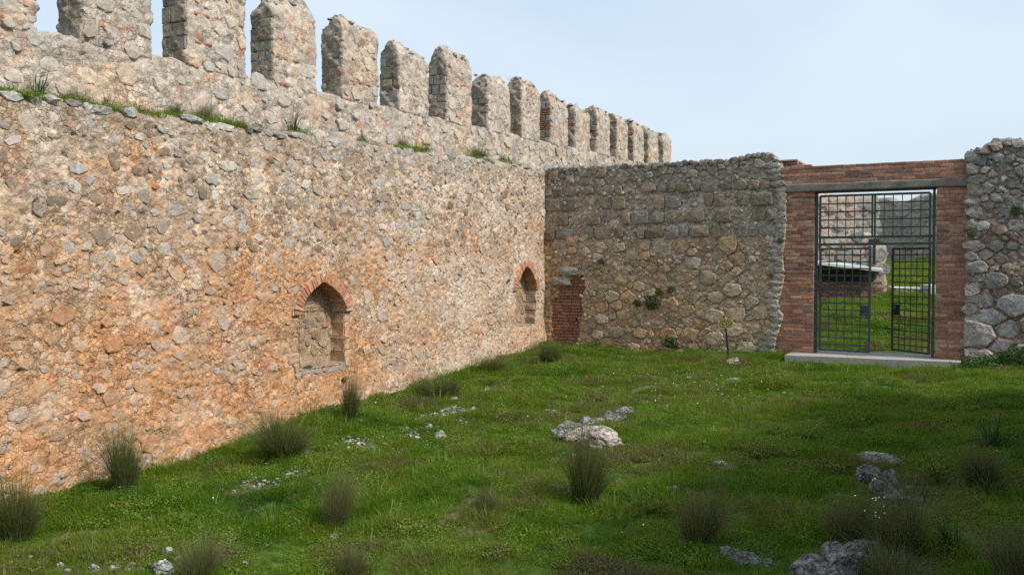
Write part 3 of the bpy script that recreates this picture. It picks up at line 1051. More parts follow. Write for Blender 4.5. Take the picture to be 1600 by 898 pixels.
# the ragged right end against the brick pier, sampled from the photograph
_ed = [(-2.2, 1205), (-1.6, 1210), (-1.1, 1222), (-.8, 1214), (-.3, 1223), (.2, 1221), (.7, 1226), (1.2, 1227), (1.6, 1226), (1.9, 1219), (2.3, 1212)]
_es = np.array([on_wall(p, 412 - h * 72, BW, .05)[0] for h, p in _ed]); _eh = np.array([h for h, p in _ed])
b_base = lambda s: -2.35 + 0 * np.asarray(s, float)
b_crest = lambda s: 2.24 + .02 * fbm(np.asarray(s) * 1.1, np.asarray(s) * 0 + 8, 2) + .03 * fbm(np.asarray(s) * 5, np.asarray(s) * 0, 3) + .07 * sstep(4.2, 5.0, s) - .22 * sstep(5.2, 5.5, s)
DOOR = [on_wall(px_, py_, BW) for px_, py_ in [(862, 545), (862, 466), (872, 463), (872, 448), (893, 446), (893, 434), (911, 430), (914, 450), (908, 462), (910, 490), (902, 500), (903, 520), (900, 545)]]


def b_disp2(s, h):
    d = b_disp(s, h)
    return np.where(in_poly(DOOR, s, h), -.10, d)


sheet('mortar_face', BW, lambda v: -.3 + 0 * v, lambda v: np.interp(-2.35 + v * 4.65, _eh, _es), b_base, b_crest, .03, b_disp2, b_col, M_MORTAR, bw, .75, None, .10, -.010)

# courses of stones
P_, R_ = [], []


def b_rad(x, y):
    base_ = np.where(y > 1.5, .050, np.where(y > .2, .058, np.where(y > -1.0, .056, .058)))
    base_ = np.where((x > 4.5) & (y < -.55), base_ * 1.7, base_)
    return np.clip(base_ * rng.lognormal(0, .42, len(x)), .026, .17)


ROWS = [(1.80, 1.56), (1.53, 1.22), (1.19, .88), (.85, .55)]
pts = scatter(1900, (-.05, 5.75, -2.3, 2.3), b_rad, 1.3, .98, 14)
keep = []
for x, y, r in pts:
    if in_poly(DOOR, np.array([x]), np.array([y]))[0]: continue
    if ROWS[-1][1] - r * .3 < y < ROWS[0][0] + r * .3: continue
    if x > np.interp(y, _eh, _es) - .03: continue
    if y > float(b_crest(x)) - .06: continue
    keep.append((x, y, r))
pts = np.array(keep)
pl_ = cells(pts[:, :2], pts[:, 2], 1.3, .02)
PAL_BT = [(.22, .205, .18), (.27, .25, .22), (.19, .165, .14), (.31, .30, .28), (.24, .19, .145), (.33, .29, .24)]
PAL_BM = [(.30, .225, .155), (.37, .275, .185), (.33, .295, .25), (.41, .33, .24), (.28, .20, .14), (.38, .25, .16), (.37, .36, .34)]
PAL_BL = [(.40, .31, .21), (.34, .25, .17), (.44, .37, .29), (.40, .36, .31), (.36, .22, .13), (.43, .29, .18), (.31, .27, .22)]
stones = []
DC = np.array(DOOR)
for (x, y, r), poly in zip(pts, pl_):
    if poly is None or in_poly(DOOR, poly[:, 0], poly[:, 1]).any(): continue
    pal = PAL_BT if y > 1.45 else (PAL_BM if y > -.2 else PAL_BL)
    c = np.array(pal[rng.integers(len(pal))]) * .8 + .2 * b_col(np.float64(x), np.float64(y))
    if x > 4.0 and y < -.5: c = c * .5 + .5 * np.array((.48, .44, .375))
    poly[:, 1] = np.minimum(poly[:, 1], b_crest(poly[:, 0]) - .02); poly[:, 0] = np.minimum(poly[:, 0], np.interp(poly[:, 1], _eh, _es) + .02)
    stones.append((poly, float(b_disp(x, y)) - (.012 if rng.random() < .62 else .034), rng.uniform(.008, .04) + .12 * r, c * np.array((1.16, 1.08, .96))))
for top_, bot_ in ROWS:
    x = .02
    while x < 5.3:
        w = rng.uniform(.2, .48)
        if x + w > np.interp(top_, _eh, _es): break
        if rng.random() < .84:
            jj = lambda: rng.uniform(-.022, .022)
            a0, a1, h0, h1 = x + .018, x + w - .018, bot_ + .025 + jj(), top_ - .022 + jj()
            poly = np.array([[a0, h0 + .04], [a0 + .04, h0], [a1 - .04, h0], [a1, h0 + .03], [a1, h1 - .04], [a1 - .03, h1], [a0 + .04, h1], [a0, h1 - .03]]) + rng.uniform(-.014, .014, (8, 2))
            c = np.array([(.22, .18, .13), (.26, .215, .155), (.19, .16, .12), (.30, .245, .18), (.26, .24, .205)][rng.integers(5)])
            stones.append((poly, float(b_disp(x, bot_)) + .004, rng.uniform(.022, .05), c))
        else:
            for _ in range(4):
                stones.append((blob(x + rng.uniform(0, w), rng.uniform(bot_, top_), .06, .045, 7), float(b_disp(x, bot_)) - .01, .025, np.array((.38, .30, .22))))
        x += w
# blocks framing the ragged end
for k_ in range(len(_eh) * 3):
    h_ = -2.1 + k_ * 4.3 / (len(_eh) * 3)
    e_ = float(np.interp(h_, _eh, _es))
    w = rng.uniform(.11, .2); hh = rng.uniform(.07, .1)
    stones.append((blob(e_ - w * .75, h_, w, hh, 8, .13, 0), .0, .05, np.array([(.30, .29, .26), (.38, .34, .28), (.27, .25, .21)][rng.integers(3)]) * (1.15 if h_ < -.5 else .95)))
# crest stones
x = 0
while x < 5.45:
    w = rng.uniform(.09, .2)
    yy = float(b_crest(x)) - .03
    stones.append((blob(x, yy, w * .6, rng.uniform(.05, .09), 8, .2), -.05, .08, np.array((.21, .20, .18)) * rng.uniform(.75, 1.5)))
    x += w * .8
# two grey lintel stones over the blocked doorway
for (a, b_, c_, d_) in ((863, 432, 893, 446), (876, 417, 905, 431)):
    s0, h1 = on_wall(a, b_, BW); s1, h0 = on_wall(c_, d_, BW)
    stones.append((np.array([[s0, h0 + .03], [s0 + .04, h0], [s1 - .03, h0], [s1, h0 + .04], [s1, h1 - .04], [s1 - .05, h1], [s0 + .05, h1], [s0, h1 - .05]]), .02, .06, np.array((.29, .285, .255))))
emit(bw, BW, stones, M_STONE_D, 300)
# small filler stones
mb = MB()
pts = scatter(3600, (0, 5.45, -2.2, 2.2), lambda x, y: np.clip(rng.lognormal(math.log(.030), .35, len(x)), .016, .05), 1.3, 1.1, 3)
for x, y, r in pts:
    if in_poly(DOOR, np.array([x]), np.array([y]))[0] or x > np.interp(y, _eh, _es) - .05 or y > float(b_crest(x)) - .08: continue
    V, f = stone_piece(BW, blob(x, y, r * 1.2, r, 6), float(b_disp(x, y)) - .004, rng.uniform(.008, .028), .03)
    mb.add(V, f, np.clip(np.array(b_col(np.float64(x), np.float64(y))) * rng.uniform(.65, 1.35), 0, 1))
mb.build('chinking_stones', M_STONE_D, bw)['kind'] = 'stuff'
# bricked-up doorway
inf = empty('brick_infill', (0, 0, 0)); inf.parent = bw; inf.location = (0, 0, 0)
dmin, dmax = DC.min(0), DC.max(0)
hy = dmin[1]; row = 0
while hy < dmax[1]:
    x = dmin[0] - rng.uniform(0, .2)
    while x < dmax[0]:
        w = rng.uniform(.17, .29)
        if in_poly(DOOR, np.array([x + w / 2]), np.array([hy + .035]))[0] or in_poly(DOOR, np.array([x + w * .8]), np.array([hy + .035]))[0] or in_poly(DOOR, np.array([x + w * .2]), np.array([hy + .035]))[0]:
            V, f = brick_piece(BW, x, x + w - .013, hy, hy + .062, -.03)
            c = np.array([(.32, .145, .09), (.36, .17, .105), (.27, .12, .08), (.31, .16, .11), (.22, .11, .08)][rng.integers(5)])
            mesh_obj('brick', V, f, M_BRICK, inf, np.tile(c, (len(V), 1)))
        x += w
    hy += .075; row += 1

# ------------------------------------------------------------------ brick gateway
G0, G1 = on_wall(1271, 412, BW)[0], on_wall(1462, 412, BW)[0]        # opening
P0_, P1_ = G0 - .95, on_wall(1512, 412, BW)[0]
GZ0 = -1.86                                                           # doorstep level
LB, LT = 1.50, 1.665                                                  # beam
GT = 2.03
gw = empty('brick_gateway', BW.P((G0 + G1) / 2, GZ0), 'red brick gateway with a grey timber lintel around the metal gate', 'gateway')
PAL_B = [(.36, .165, .105), (.41, .195, .125), (.33, .15, .10), (.45, .235, .155), (.29, .135, .095), (.40, .225, .16), (.27, .14, .11), (.47, .29, .21)]
GO = -.07


def brick_field(parent, F, s0, s1, h0, h1, o, depth=.1, pal=PAL_B, course=.0745, edges=(True, True)):
    n = round((h1 - h0) / course); ch = (h1 - h0) / n
    for r in range(n):
        x = s0
        first = rng.uniform(.1, .15) if r % 2 else rng.uniform(.22, .26)
        while x < s1 - .01:
            w = min(first, s1 - x)
            if s1 - x - w < .06: w = s1 - x
            V, f = brick_piece(F, x + .007, x + w - .007, h0 + r * ch + .007, h0 + (r + 1) * ch - .007, o + rng.uniform(-.006, .006), .006, depth)
            c = np.array(pal[rng.integers(len(pal))]) * rng.uniform(.82, 1.15) * (1 + .28 * float(fbm(np.float64(x * 1.1 + 5), np.float64(h0 + r * ch + 3), 3)))
            mesh_obj('brick', V, f, M_BRICK, parent, np.tile(np.clip(c, 0, 1), (len(V), 1)))
            x += w
            first = rng.uniform(.21, .28)


MC = (.42, .34, .27)
for (a, b_) in ((P0_, G0), (G1, P1_)):
    V, f = box_on(BW, a, b_, GZ0 - .3, LB, GO - .5, GO - .012)
    if a == G1: V, f = box_on(BW, a + .004, b_, GZ0 - .3, LB, GO - .5, GO - .012)
    else: V, f = box_on(BW, a, b_ - .004, GZ0 - .3, LB, GO - .5, GO - .012)
    pr = mesh_obj('pier', V, f, M_MORTAR, gw, np.tile(MC, (len(V), 1)))
    brick_field(pr, BW, a, b_, GZ0 - .08, LB, GO)
    # bricks on the reveal
    if a == P0_: EF = Frame(BW.P(G0, 0, GO)[:2], -BW.n, BW.d)
    else: EF = Frame(BW.P(G1, 0, GO - .48)[:2], BW.n, -BW.d)
    mb = MB()
    hh = GZ0; r = 0
    while hh < LB - .06:
        cuts = [0.0, .12, .36, .48] if r % 2 else [0.0, .24, .48]
        for c0, c1 in zip(cuts[:-1], cuts[1:]):
            if a == P0_ and c0 < .1: c0 = .10
            if a != P0_ and c1 > .47: c1 = .38
            V, f = brick_piece(EF, c0 + .005, c1 - .005, hh + .006, hh + .0685, .002, .003, .03)
            mb.add(V, f, np.array(PAL_B[rng.integers(len(PAL_B))]))
        hh += .0745; r += 1
    mb.build('reveal_bricks', M_BRICK, pr)['kind'] = 'stuff'
V, f = box_on(BW, P0_, P1_ + .02, LT, GT - .015, GO - .5, GO - .012)
bd = mesh_obj('brick_band', V, f, M_MORTAR, gw, np.tile(MC, (len(V), 1)))
brick_field(bd, BW, P0_, P1_ + .02, LT, GT, GO, .12, PAL_B, .073)
mb = MB()
ns_ = 40
bs_ = np.linspace(P0_ + .25, P1_ - .02, ns_)
prof = [(.012, 0), (.03, .012), (.03, 1), (0, 1), (-.45, 1), (-.45, 0)]
V = []
for k_, s_ in enumerate(bs_):
    z0 = LB + .004 * math.sin(s_ * 4) ; z1 = LT + .002 - .010 * abs(math.sin(s_ * 2.1))
    for o_, t_ in ((GO - .45, z0), (GO + .035, z0), (GO + .045, z0 + .02), (GO + .045 + .004 * math.sin(s_ * 9), z1 - .02), (GO + .03, z1), (GO - .45, z1)):
        V.append(BW.P(s_, t_, o_))
V = np.array(V)
f = [[k_ * 6 + a, (k_ + 1) * 6 + a, (k_ + 1) * 6 + (a + 1) % 6, k_ * 6 + (a + 1) % 6] for k_ in range(ns_ - 1) for a in range(6)]
f += [[0, 1, 2, 3, 4, 5], [(ns_ - 1) * 6 + a for a in (5, 4, 3, 2, 1, 0)]]
mesh_obj('lintel_beam', V, f, M_WOODG, gw, np.tile((.22, .20, .175), (len(V), 1)))
# doorstep
ds0, ds1 = on_wall(1226, 556, BW, .6)[0], on_wall(1501, 566, BW, .45)[0]
V, f = box_on(BW, ds0, ds1, GZ0 - .45, GZ0, -.9, .60)
V[1] += np.array([*(-BW.n * .12), 0]); V[5] += np.array([*(-BW.n * .12), 0])
bm = bmesh.new()
vs = [bm.verts.new(v) for v in V]
for q in f: bm.faces.new([vs[i] for i in q])
bmesh.ops.subdivide_edges(bm, edges=bm.edges[:], cuts=12, use_grid_fill=True)
bm.verts.ensure_lookup_table()
V = np.array([v.co[:] for v in bm.verts]); f = [[v.index for v in q.verts] for q in bm.faces]; bm.free()
V[:, 2] += .006 * fbm(V[:, 0] * 3, V[:, 1] * 3, 2)
sl = mesh_obj('doorstep', V, f, M_CONC, None, np.tile((.36, .34, .315), (len(V), 1)))
tag(sl, 'pale worn concrete doorstep slab under the metal gate', 'doorstep')

# ------------------------------------------------------------------ metal gate
mg = empty('metal_gate', BW.P((G0 + G1) / 2, GZ0, GO - .12), 'dark green iron grille gate with its right leaf swung open', 'gate')
go = GO - .10
top_z, tr_z0, tr_z1 = 1.44, .36, .56


def gbar(name, p, q, w, d, mat, parent):
    V, f = bar(p, q, w, d)
    return mesh_obj(name, V, f, mat, parent)


gbar('post', BW.P(G0 + .035, GZ0, go), BW.P(G0 + .035, 1.485, go), .05, .05, M_IRON, mg)
gbar('post', BW.P(G1 - .045, GZ0, go), BW.P(G1 - .045, 1.485, go), .05, .05, M_IRON, mg)
gbar('head_rail', BW.P(G0 + .005, 1.475, go), BW.P(G1 - .005, 1.475, go), .05, .035, M_IRON, mg)
# fixed upper grille
ug = gbar('upper_grille', BW.P(G0 + .10, 1.40, go), BW.P(G1 - .12, 1.40, go), .035, .045, M_IRON, mg)
u0, u1 = G0 + .10, G1 - .12
for h_ in (.545, .40): gbar('rail', BW.P(G0 + .07, h_, go), BW.P(G1 - .07, h_, go), .035, .05, M_IRON, ug)
for s_ in (u0, u1): gbar('stile', BW.P(s_, .30, go), BW.P(s_, 1.40, go), .045, .04, M_IRON, ug)
um = (u0 + u1) / 2 + .0
for s_ in (um - .025, um + .025): gbar('stile', BW.P(s_, .545, go), BW.P(s_, 1.40, go), .035, .035, M_IRON, ug)
for (a, b_) in ((u0, um - .03), (um + .03, u1)):
    for k_ in range(1, 6):
        x = a + (b_ - a) * k_ / 6
        gbar('bar', BW.P(x, .545, go + .006), BW.P(x, 1.40, go + .006), .034, .016, M_IRON, ug)
    for k_ in range(1, 5):
        z = .57 + (1.40 - .57) * k_ / 5
        gbar('bar', BW.P(a, z, go - .008), BW.P(b_, z, go - .008), .026, .028, M_IRON, ug)
V, f = box_on(BW, um - .09, um + .12, .375, .505, go - .05, go + .05)
mesh_obj('latch_box', V, f, M_IRON, ug)


def leaf(hinge, ang, width, sgn, cols, rows_, mat, lockmat):
    """gate leaf turning about hinge (x, y); ang is the leaf's direction"""
    d = np.array([math.cos(ang), math.sin(ang)])
    LF = Frame(hinge, d, np.array([d[1], -d[0]]))
    z0, z1 = GZ0 + .06, .325
    lo = gbar('gate_leaf', LF.P(.02, z0, 0), LF.P(.02, z1, 0), .05, .045, mat, mg)
    gbar('stile', LF.P(width - .02, z0, 0), LF.P(width - .02, z1, 0), .05, .045, mat, lo)
    gbar('rail', LF.P(.045, z1 - .02, 0), LF.P(width - .045, z1 - .02, 0), .04, .04, mat, lo)
    gbar('rail', LF.P(.045, z0 + .02, 0), LF.P(width - .045, z0 + .02, 0), .04, .04, mat, lo)
    for k_ in range(1, cols):
        x = .045 + (width - .09) * k_ / cols
        gbar('bar', LF.P(x, z0 + .02, .007), LF.P(x, z1 - .02, .007), .034, .016, mat, lo)
    for k_ in range(1, rows_):
        z = z0 + (z1 - z0) * k_ / rows_
        gbar('bar', LF.P(.045, z, -.008), LF.P(width - .045, z, -.008), .026, .024, mat, lo)
        mb = MB()
    V, f = box_on(LF, width - .20, width - .045, GZ0 + .80, GZ0 + 1.02, -.035, .035)
    lk = mesh_obj('lock_case', V, f, lockmat, lo)
    V, f = box_on(LF, width - .17, width - .10, GZ0 + .91, GZ0 + .99, -.06, .065)
    mesh_obj('lock_knob', V, f, M_IRON, lk)
    return lo


h1_ = BW.P(G0 + .095, 0, go + .02)[:2]
base_ang = math.atan2(BW.d[1], BW.d[0])
leaf(h1_, base_ang - math.radians(9), 1.03, 1, 6, 15, M_IRON, M_IRON)
h2_ = BW.P(G1 - .10, 0, go + .02)[:2]
_an = min(np.radians(np.arange(95, 175, .5)), key=lambda a: abs((h2_[0] + 1.02 * math.cos(a)) / (h2_[1] + 1.02 * math.sin(a)) - (1394 - 800) / FPX))
lf2 = leaf(h2_, float(_an), 1.02, -1, 6, 15, M_RUST, M_BLACK)
lf2['label'] = 'darker rust-brown leaf swung open inwards'
gbar('drop_post', BW.P(um + .02, -.02, go + .03), BW.P(um + .02, .375, go + .03), .06, .05, M_IRON, mg)

# ------------------------------------------------------------------ wall to the right of the gate
RS0, RS1 = P1_ - .03, 14.5
rw = empty('rubble_wall', BW.P(10.5, -1.7), 'ragged grey rubble wall right of the brick gateway, with big pale stones at its foot', 'wall')


def r_disp(s, h):
    s = np.asarray(s, float); h = np.asarray(h, float)
    return .05 + .05 * fbm(s * .6 + 11, h * .6, 2) + .022 * fbm(s * 2.7 + 3, h * 3, 3) + .012 * fbm(s * 10, h * 11 + 25, 3) + .02 * rubble(s, h, .09)[0]


def r_col(s, h):
    n = fbm(s * .8 + 31, h * 1.0, 4); n2 = fbm(s * 3 + 45, h * 3, 3)
    c = mixc((.38, .27, .21), (.30, .28, .255), sstep(-.3, 1.6, h + .6 * n))
    c = mixc(c, (.24, .235, .22), sstep(1.6, 2.3, h + .3 * n2) * .6)
    return c * (1 + .22 * (n2[..., None] if np.ndim(n2) else n2))


r_crest = lambda s: 2.31 + .05 * fbm(np.asarray(s) * 1.3, np.asarray(s) * 0 + 18, 2) + .04 * fbm(np.asarray(s) * 5, np.asarray(s) * 0 + 2, 3) - .20 * sstep(9.35, 9.1, s)
_re = lambda v: RS0 + .06 * fbm(v * 7, v * 0 + 9, 3) - .10 * sstep(.25, .0, v) * 0
sheet('mortar_face', BW, _re, lambda v: RS1 + 0 * v, lambda s: -2.3 + 0 * np.asarray(s), r_crest, .035, r_disp, r_col, M_MORTAR, rw, .8, None, .12, -.014)


def r_rad(x, y):
    b_ = np.where(y > -.4, .055, np.where(y > -.9, .066, .125))
    return np.clip(b_ * rng.lognormal(0, .36, len(x)), .03, .22)


pts = scatter(1500, (RS0, RS1, -2.1, 2.25), r_rad, 1.3, .98, 14)
pts = np.array([p for p in pts if p[0] > RS0 + .05 and p[1] < float(r_crest(p[0])) - .07])
pl_ = cells(pts[:, :2], pts[:, 2], 1.35, .024)
PAL_R = [(.34, .32, .29), (.29, .275, .25), (.40, .37, .33), (.37, .28, .22), (.24, .225, .205), (.42, .30, .23), (.44, .42, .39)]
stones = []
for (x, y, r), poly in zip(pts, pl_):
    if poly is None: continue
    c = np.array(PAL_R[rng.integers(7)])
    if y < -.7: c = c * .4 + .6 * np.array((.42, .42, .42))
    poly[:, 1] = np.minimum(poly[:, 1], r_crest(poly[:, 0]) - .03); poly[:, 0] = np.maximum(poly[:, 0], RS0 - .02)
    stones.append((poly, float(r_disp(x, y)) - (.015 if rng.random() < .7 else .036), rng.uniform(.01, .06) + .16 * r, c))
x = RS0 + .05
while x < RS1:
    w = rng.uniform(.12, .28)
    yy = float(r_crest(x)) - .05
    stones.append((blob(x, yy, w * .6, rng.uniform(.06, .13), 9, .25), -.03, .12, np.array((.34, .325, .30)) * rng.uniform(.75, 1.3)))
    x += w * .85
for k_ in range(20):
    h_ = -1.9 + k_ * .205
    w = rng.uniform(.10, .2)
    stones.append((blob(RS0 + w * .7 + rng.uniform(-.04, .04), h_, w, .105, 9, .15, 0), .03, .07, np.array((.33, .31, .28)) * rng.uniform(.8, 1.25)))
emit(rw, BW, stones, M_STONE_D, 220)
mb = MB()
pts = scatter(1600, (RS0 + .05, 11.4, -2.0, 2.2), lambda x, y: np.clip(rng.lognormal(math.log(.030), .35, len(x)), .016, .05), 1.3, 1.1, 3)
for x, y, r in pts:
    V, f = stone_piece(BW, blob(x, y, r * 1.2, r, 6), float(r_disp(x, y)) - .004, rng.uniform(.01, .035), .03)
    mb.add(V, f, np.clip(np.array(r_col(np.float64(x), np.float64(y))) * rng.uniform(.7, 1.3), 0, 1))
mb.build('chinking_stones', M_STONE_D, rw)['kind'] = 'stuff'

# ------------------------------------------------------------------ small brick pier seen over the gateway
bq = empty('brick_pier', BW.P(5.6, 1.5, -1.6), 'low brick pier rising behind the top of the brick gateway', 'pier')
fr = BW
a0, _ = on_wall(1209, 255, BW, -1.2); a1, _ = on_wall(1268, 255, BW, -1.2)
V, f = box_on(BW, a0, a1, -2, 2.18, -2.2, -1.21)
cr = mesh_obj('pier_core', V, f, M_MORTAR, bq, np.tile(MC, (8, 1)))
brick_field(bq, BW, a0, a1 - .28, 1.9, 2.27, -1.2)
brick_field(bq, BW, a1 - .28, a1, 1.9, 2.19, -1.2)
V, f = box_on(BW, a0 - .03, a1 - .30, 2.27, 2.305, -2.2, -1.16)
mesh_obj('cap_slab', V, f, M_CONC, bq, np.tile((.33, .25, .2), (8, 1)))

# ------------------------------------------------------------------ ruins beyond the gate
def ruin(name, p, q, z0, z1, thick, label, cat, pal, mcol, rad, nst, ragged=.25, single=60):
    p = np.array(p, float); q = np.array(q, float)
    L = np.linalg.norm(q - p); d = (q - p) / L
    n = np.array([d[1], -d[0]])
    if n @ (-(p + q) / 2) < 0: n = -n
    F = Frame(p, d, n)
    root = empty(name, (*((p + q) / 2), z0), label, cat)
    sd = rng.uniform(0, 50)
    cr = lambda s: z1 + ragged * fbm(np.asarray(s) * .7 + sd, np.asarray(s) * 0, 4)
    dp = lambda s, h: .03 * fbm(np.asarray(s) * 2 + sd, np.asarray(h) * 2, 3)
    cf = lambda s, h: np.asarray(mcol) * (1 + .25 * fbm(np.asarray(s) * 1.2 + sd, np.asarray(h) * 1.2, 3))[..., None]
    sheet('mortar_face', F, lambda v: 0 * v, lambda v: L + .1 * fbm(v * 4 + sd, v * 0, 3), lambda s: z0 - .3 + 0 * np.asarray(s), cr, .12, dp, cf, M_MORTAR, root, thick, None, .05)
    pts = scatter(nst, (0, L, z0, z1 + .1), lambda x, y: np.clip(rng.lognormal(math.log(rad), .3, len(x)), rad * .5, rad * 2), 1.4, .95)
    st = []
    for x, y, r in pts:
        if y < float(cr(x)) - .08:
            st.append((blob(x, y, r * 1.3, r * .95, 7), float(dp(x, y)), rng.uniform(.01, .07), np.array(pal[rng.integers(len(pal))]) * rng.uniform(.85, 1.15)))
    emit(root, F, st, M_STONE_D, single)
    return root


def at_depth(px, y, py=412):
    r = ray(px, py); t = y / r[1]
    return np.array([r[0] * t, y, r[2] * t])


PAL_FAR = [(.36, .33, .29), (.30, .275, .24), (.42, .38, .33), (.38, .30, .24), (.26, .245, .22)]
ruin('ruined_wall', at_depth(1362, 42)[:2], at_depth(1600, 37)[:2], -.3, 3.0, .8, 'long grey rubble wall far behind the gate grille', 'wall', PAL_FAR, (.33, .29, .25), .17, 1500, .25)
ruin('ruined_wall', at_depth(1240, 33)[:2], at_depth(1338, 33)[:2], -.9, 2.55, 1.0, 'pinkish plastered ruin seen through the upper left of the gate', 'wall', [(.52, .42, .34), (.50, .36, .28), (.40, .37, .34), (.46, .36, .29)], (.50, .41, .34), .11, 500, .08)
ruin('ruined_wall', at_depth(1330, 36)[:2], at_depth(1372, 36)[:2], -.9, 2.75, .8, 'grey rubble ruin behind the middle bars of the gate', 'wall', PAL_FAR, (.34, .31, .28), .14, 300, .1)
ruin('ruined_wall', at_depth(1240, 30.5)[:2], at_depth(1366, 30.5)[:2], -.9, .95, .8, 'low orange and grey rubble wall behind the shed roof', 'wall', PAL_FAR + [(.40, .27, .19)], (.38, .31, .25), .12, 500, .12)
ruin('masonry_stub', at_depth(1366, 27)[:2], at_depth(1385, 27)[:2], -1.2, .50, .6, 'craggy stub of rubble masonry standing beyond the half-open gate', 'wall', PAL_FAR, (.38, .32, .26), .12, 150, .12)
# sunlit return of the plastered ruin
sh = empty('lean_to_shed', at_depth(1320, 26), 'dark open shed with a sloping white sheet roof behind the left gate leaf', 'shed')
c0, c1 = at_depth(1262, 25.5, 408), at_depth(1380, 25.5, 421)
e0, e1 = at_depth(1268, 28.2, 405), at_depth(1376, 28.2, 417)
V = np.array([c0, c1, e1, e0, c0 - [0, 0, .07], c1 - [0, 0, .07], e1 - [0, 0, .07], e0 - [0, 0, .07]])
mesh_obj('roof', V, BOXF, M_WHITE, sh)
for px_ in (1266,):
    a = at_depth(px_, 25.7); gz = float(ground_h(a[0], a[1]))
    t = (a[0] - c0[0]) / (c1[0] - c0[0])
    gbar('post', (a[0], a[1], gz - .1), (a[0], a[1], c0[2] + (c1[2] - c0[2]) * t - .11), .1, .1, M_WOODG, sh)
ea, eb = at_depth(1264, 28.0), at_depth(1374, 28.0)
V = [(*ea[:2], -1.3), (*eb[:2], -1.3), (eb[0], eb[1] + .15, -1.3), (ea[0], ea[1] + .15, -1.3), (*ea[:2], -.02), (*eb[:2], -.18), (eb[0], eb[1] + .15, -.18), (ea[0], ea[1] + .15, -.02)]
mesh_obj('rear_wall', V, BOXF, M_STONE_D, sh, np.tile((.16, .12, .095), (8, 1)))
ea, eb = at_depth(1272, 25.9), at_depth(1366, 25.9)
dd = (eb - ea)[:2] / np.linalg.norm((eb - ea)[:2])
SF = Frame(ea[:2], dd, np.array([dd[1], -dd[0]]))
mb = MB()
L_ = np.linalg.norm((eb - ea)[:2])
for r in range(9):
    x = -.1 * (r % 2)
    while x < L_:
        w = rng.uniform(.2, .3)
        V, f = brick_piece(SF, x + .008, x + w - .008, -1.28 + r * .085, -1.28 + r * .085 + .072, 0, .006, .15)
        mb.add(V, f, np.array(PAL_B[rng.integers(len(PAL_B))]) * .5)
        x += w
mb.build('brick_dwarf_wall', M_BRICK, sh)['kind'] = 'stuff'
# pale slabs lying in the grass beyond the gate
for (pa, pb, py_, yy, th_, lab) in ((1400, 1452, 449, 27.0, .12, 'long pale stone slab in the grass behind the open gate leaf'),
                                    (1413, 1440, 437, 31.0, .10, 'short pale stone slab in the far grass behind the gate'),
                                    (1452, 1470, 446, 26.0, .42, 'pale stone block beside the right gate post, beyond the gate')):
    a, b_ = at_depth(pa, yy, py_), at_depth(pb, yy, py_)
    gz = float(ground_h(a[0], a[1]))
    zt = max(a[2], gz + .1)
    V = np.array([(a[0], a[1], gz - .2), (b_[0], b_[1], gz - .2), (b_[0], b_[1] + .6, gz - .2), (a[0], a[1] + .6, gz - .2), (a[0], a[1], zt), (b_[0], b_[1], zt), (b_[0], b_[1] + .6, zt + .02), (a[0], a[1] + .6, zt + .02)]) + rng.uniform(-.02, .02, (8, 3))
    o = mesh_obj('stone_slab', V, BOXF, M_CONC, None, np.tile((.52, .52, .50), (8, 1)))
    tag(o, lab, 'slab')

# ------------------------------------------------------------------ unseen tall wall added on the right to shade the near grass
ow = ruin('rubble_wall', (9.9, 12.1), (4.7, 4.3), -2.6, 3.3, 1.0, 'tall grey rubble wall added out of view on the right to shade the near grass', 'wall', PAL_R, (.34, .30, .26), .2, 900, .7, 120)

# ------------------------------------------------------------------ rocks in the grass
def rock(name, px, py, w_px, h_px, label, col, seed, depth_f=.7, rot=0.0, group=None, sub=3, rough=.33, sink=.02):
    p = on_ground(px, py)
    sc = p[1] / FPX
    w, h = w_px * sc, h_px * sc
    V, f = rock_mesh(seed, (w / 2, w / 2 * depth_f, h), sub, rough)
    c, s_ = math.cos(rot), math.sin(rot)
    V = np.stack([V[:, 0] * c - V[:, 1] * s_, V[:, 0] * s_ + V[:, 1] * c, V[:, 2]], -1)
    root = p + np.array([0, 0, -h * sink])
    o = mesh_obj(name, V, f, M_ROCK, None, np.clip(np.array(col) * (1 + .25 * (fbm(V[:, 0] * 6 + seed, V[:, 2] * 8 + V[:, 1] * 5, 3)))[:, None], 0, 1))
    o.location = root
    return tag(o, label, 'rock', group)


rock('rock', 917, 662, 22, 10, 'small bluish stone lying on top of the pale outcrop', (.40, .40, .40), 9, .8, 0, sink=-.2)
rock('rock', 688, 690, 24, 18, 'squarish grey boulder alone in the grass near the left wall', (.38, .37, .33), 11, .8, .5)
rock('rock', 708, 629, 27, 9, 'flat cream stone in the grass below a rush tuft by the left wall', (.48, .42, .34), 12, .6, .2)
rock('rock', 1143, 570, 30, 13, 'flat lichen-grey stone at the foot of the yellow sign', (.33, .31, .25), 14, .7, 0)
rock('rock', 1168, 572, 15, 8, 'little grey stone just right of the sign stone', (.35, .33, .28), 15, .8, 0)
rock('rock', 1146, 598, 40, 8, 'low dark grey slab of rock in the grass in front of the sign', (.26, .255, .25), 17, .6, .1)
rock('rock', 1372, 722, 84, 14, 'low flat grass-topped rock just above the dark craggy ridge', (.27, .26, .235), 22, .5, -.15, sub=4)
rock('rock', 1050, 766, 22, 8, 'small white stone between two dark rush tufts', (.55, .54, .52), 29, .7, 0)
rock('rock', 1125, 724, 26, 5, 'thin white sliver of stone in the grass right of the outcrop', (.5, .5, .48), 31, .6, 0)
rock('rock', 866, 646, 20, 6, 'small flat grey stone up-slope of the pale outcrop', (.34, .33, .31), 33, .6, 0)
rock('rock', 262, 868, 24, 15, 'rounded white stone, upper one of the pair at the bottom left', (.46, .46, .44), 35, .8, 0)
rock('rock', 256, 892, 30, 18, 'larger white stone at the bottom edge below the rounded white stone', (.46, .46, .44), 36, .8, 0)
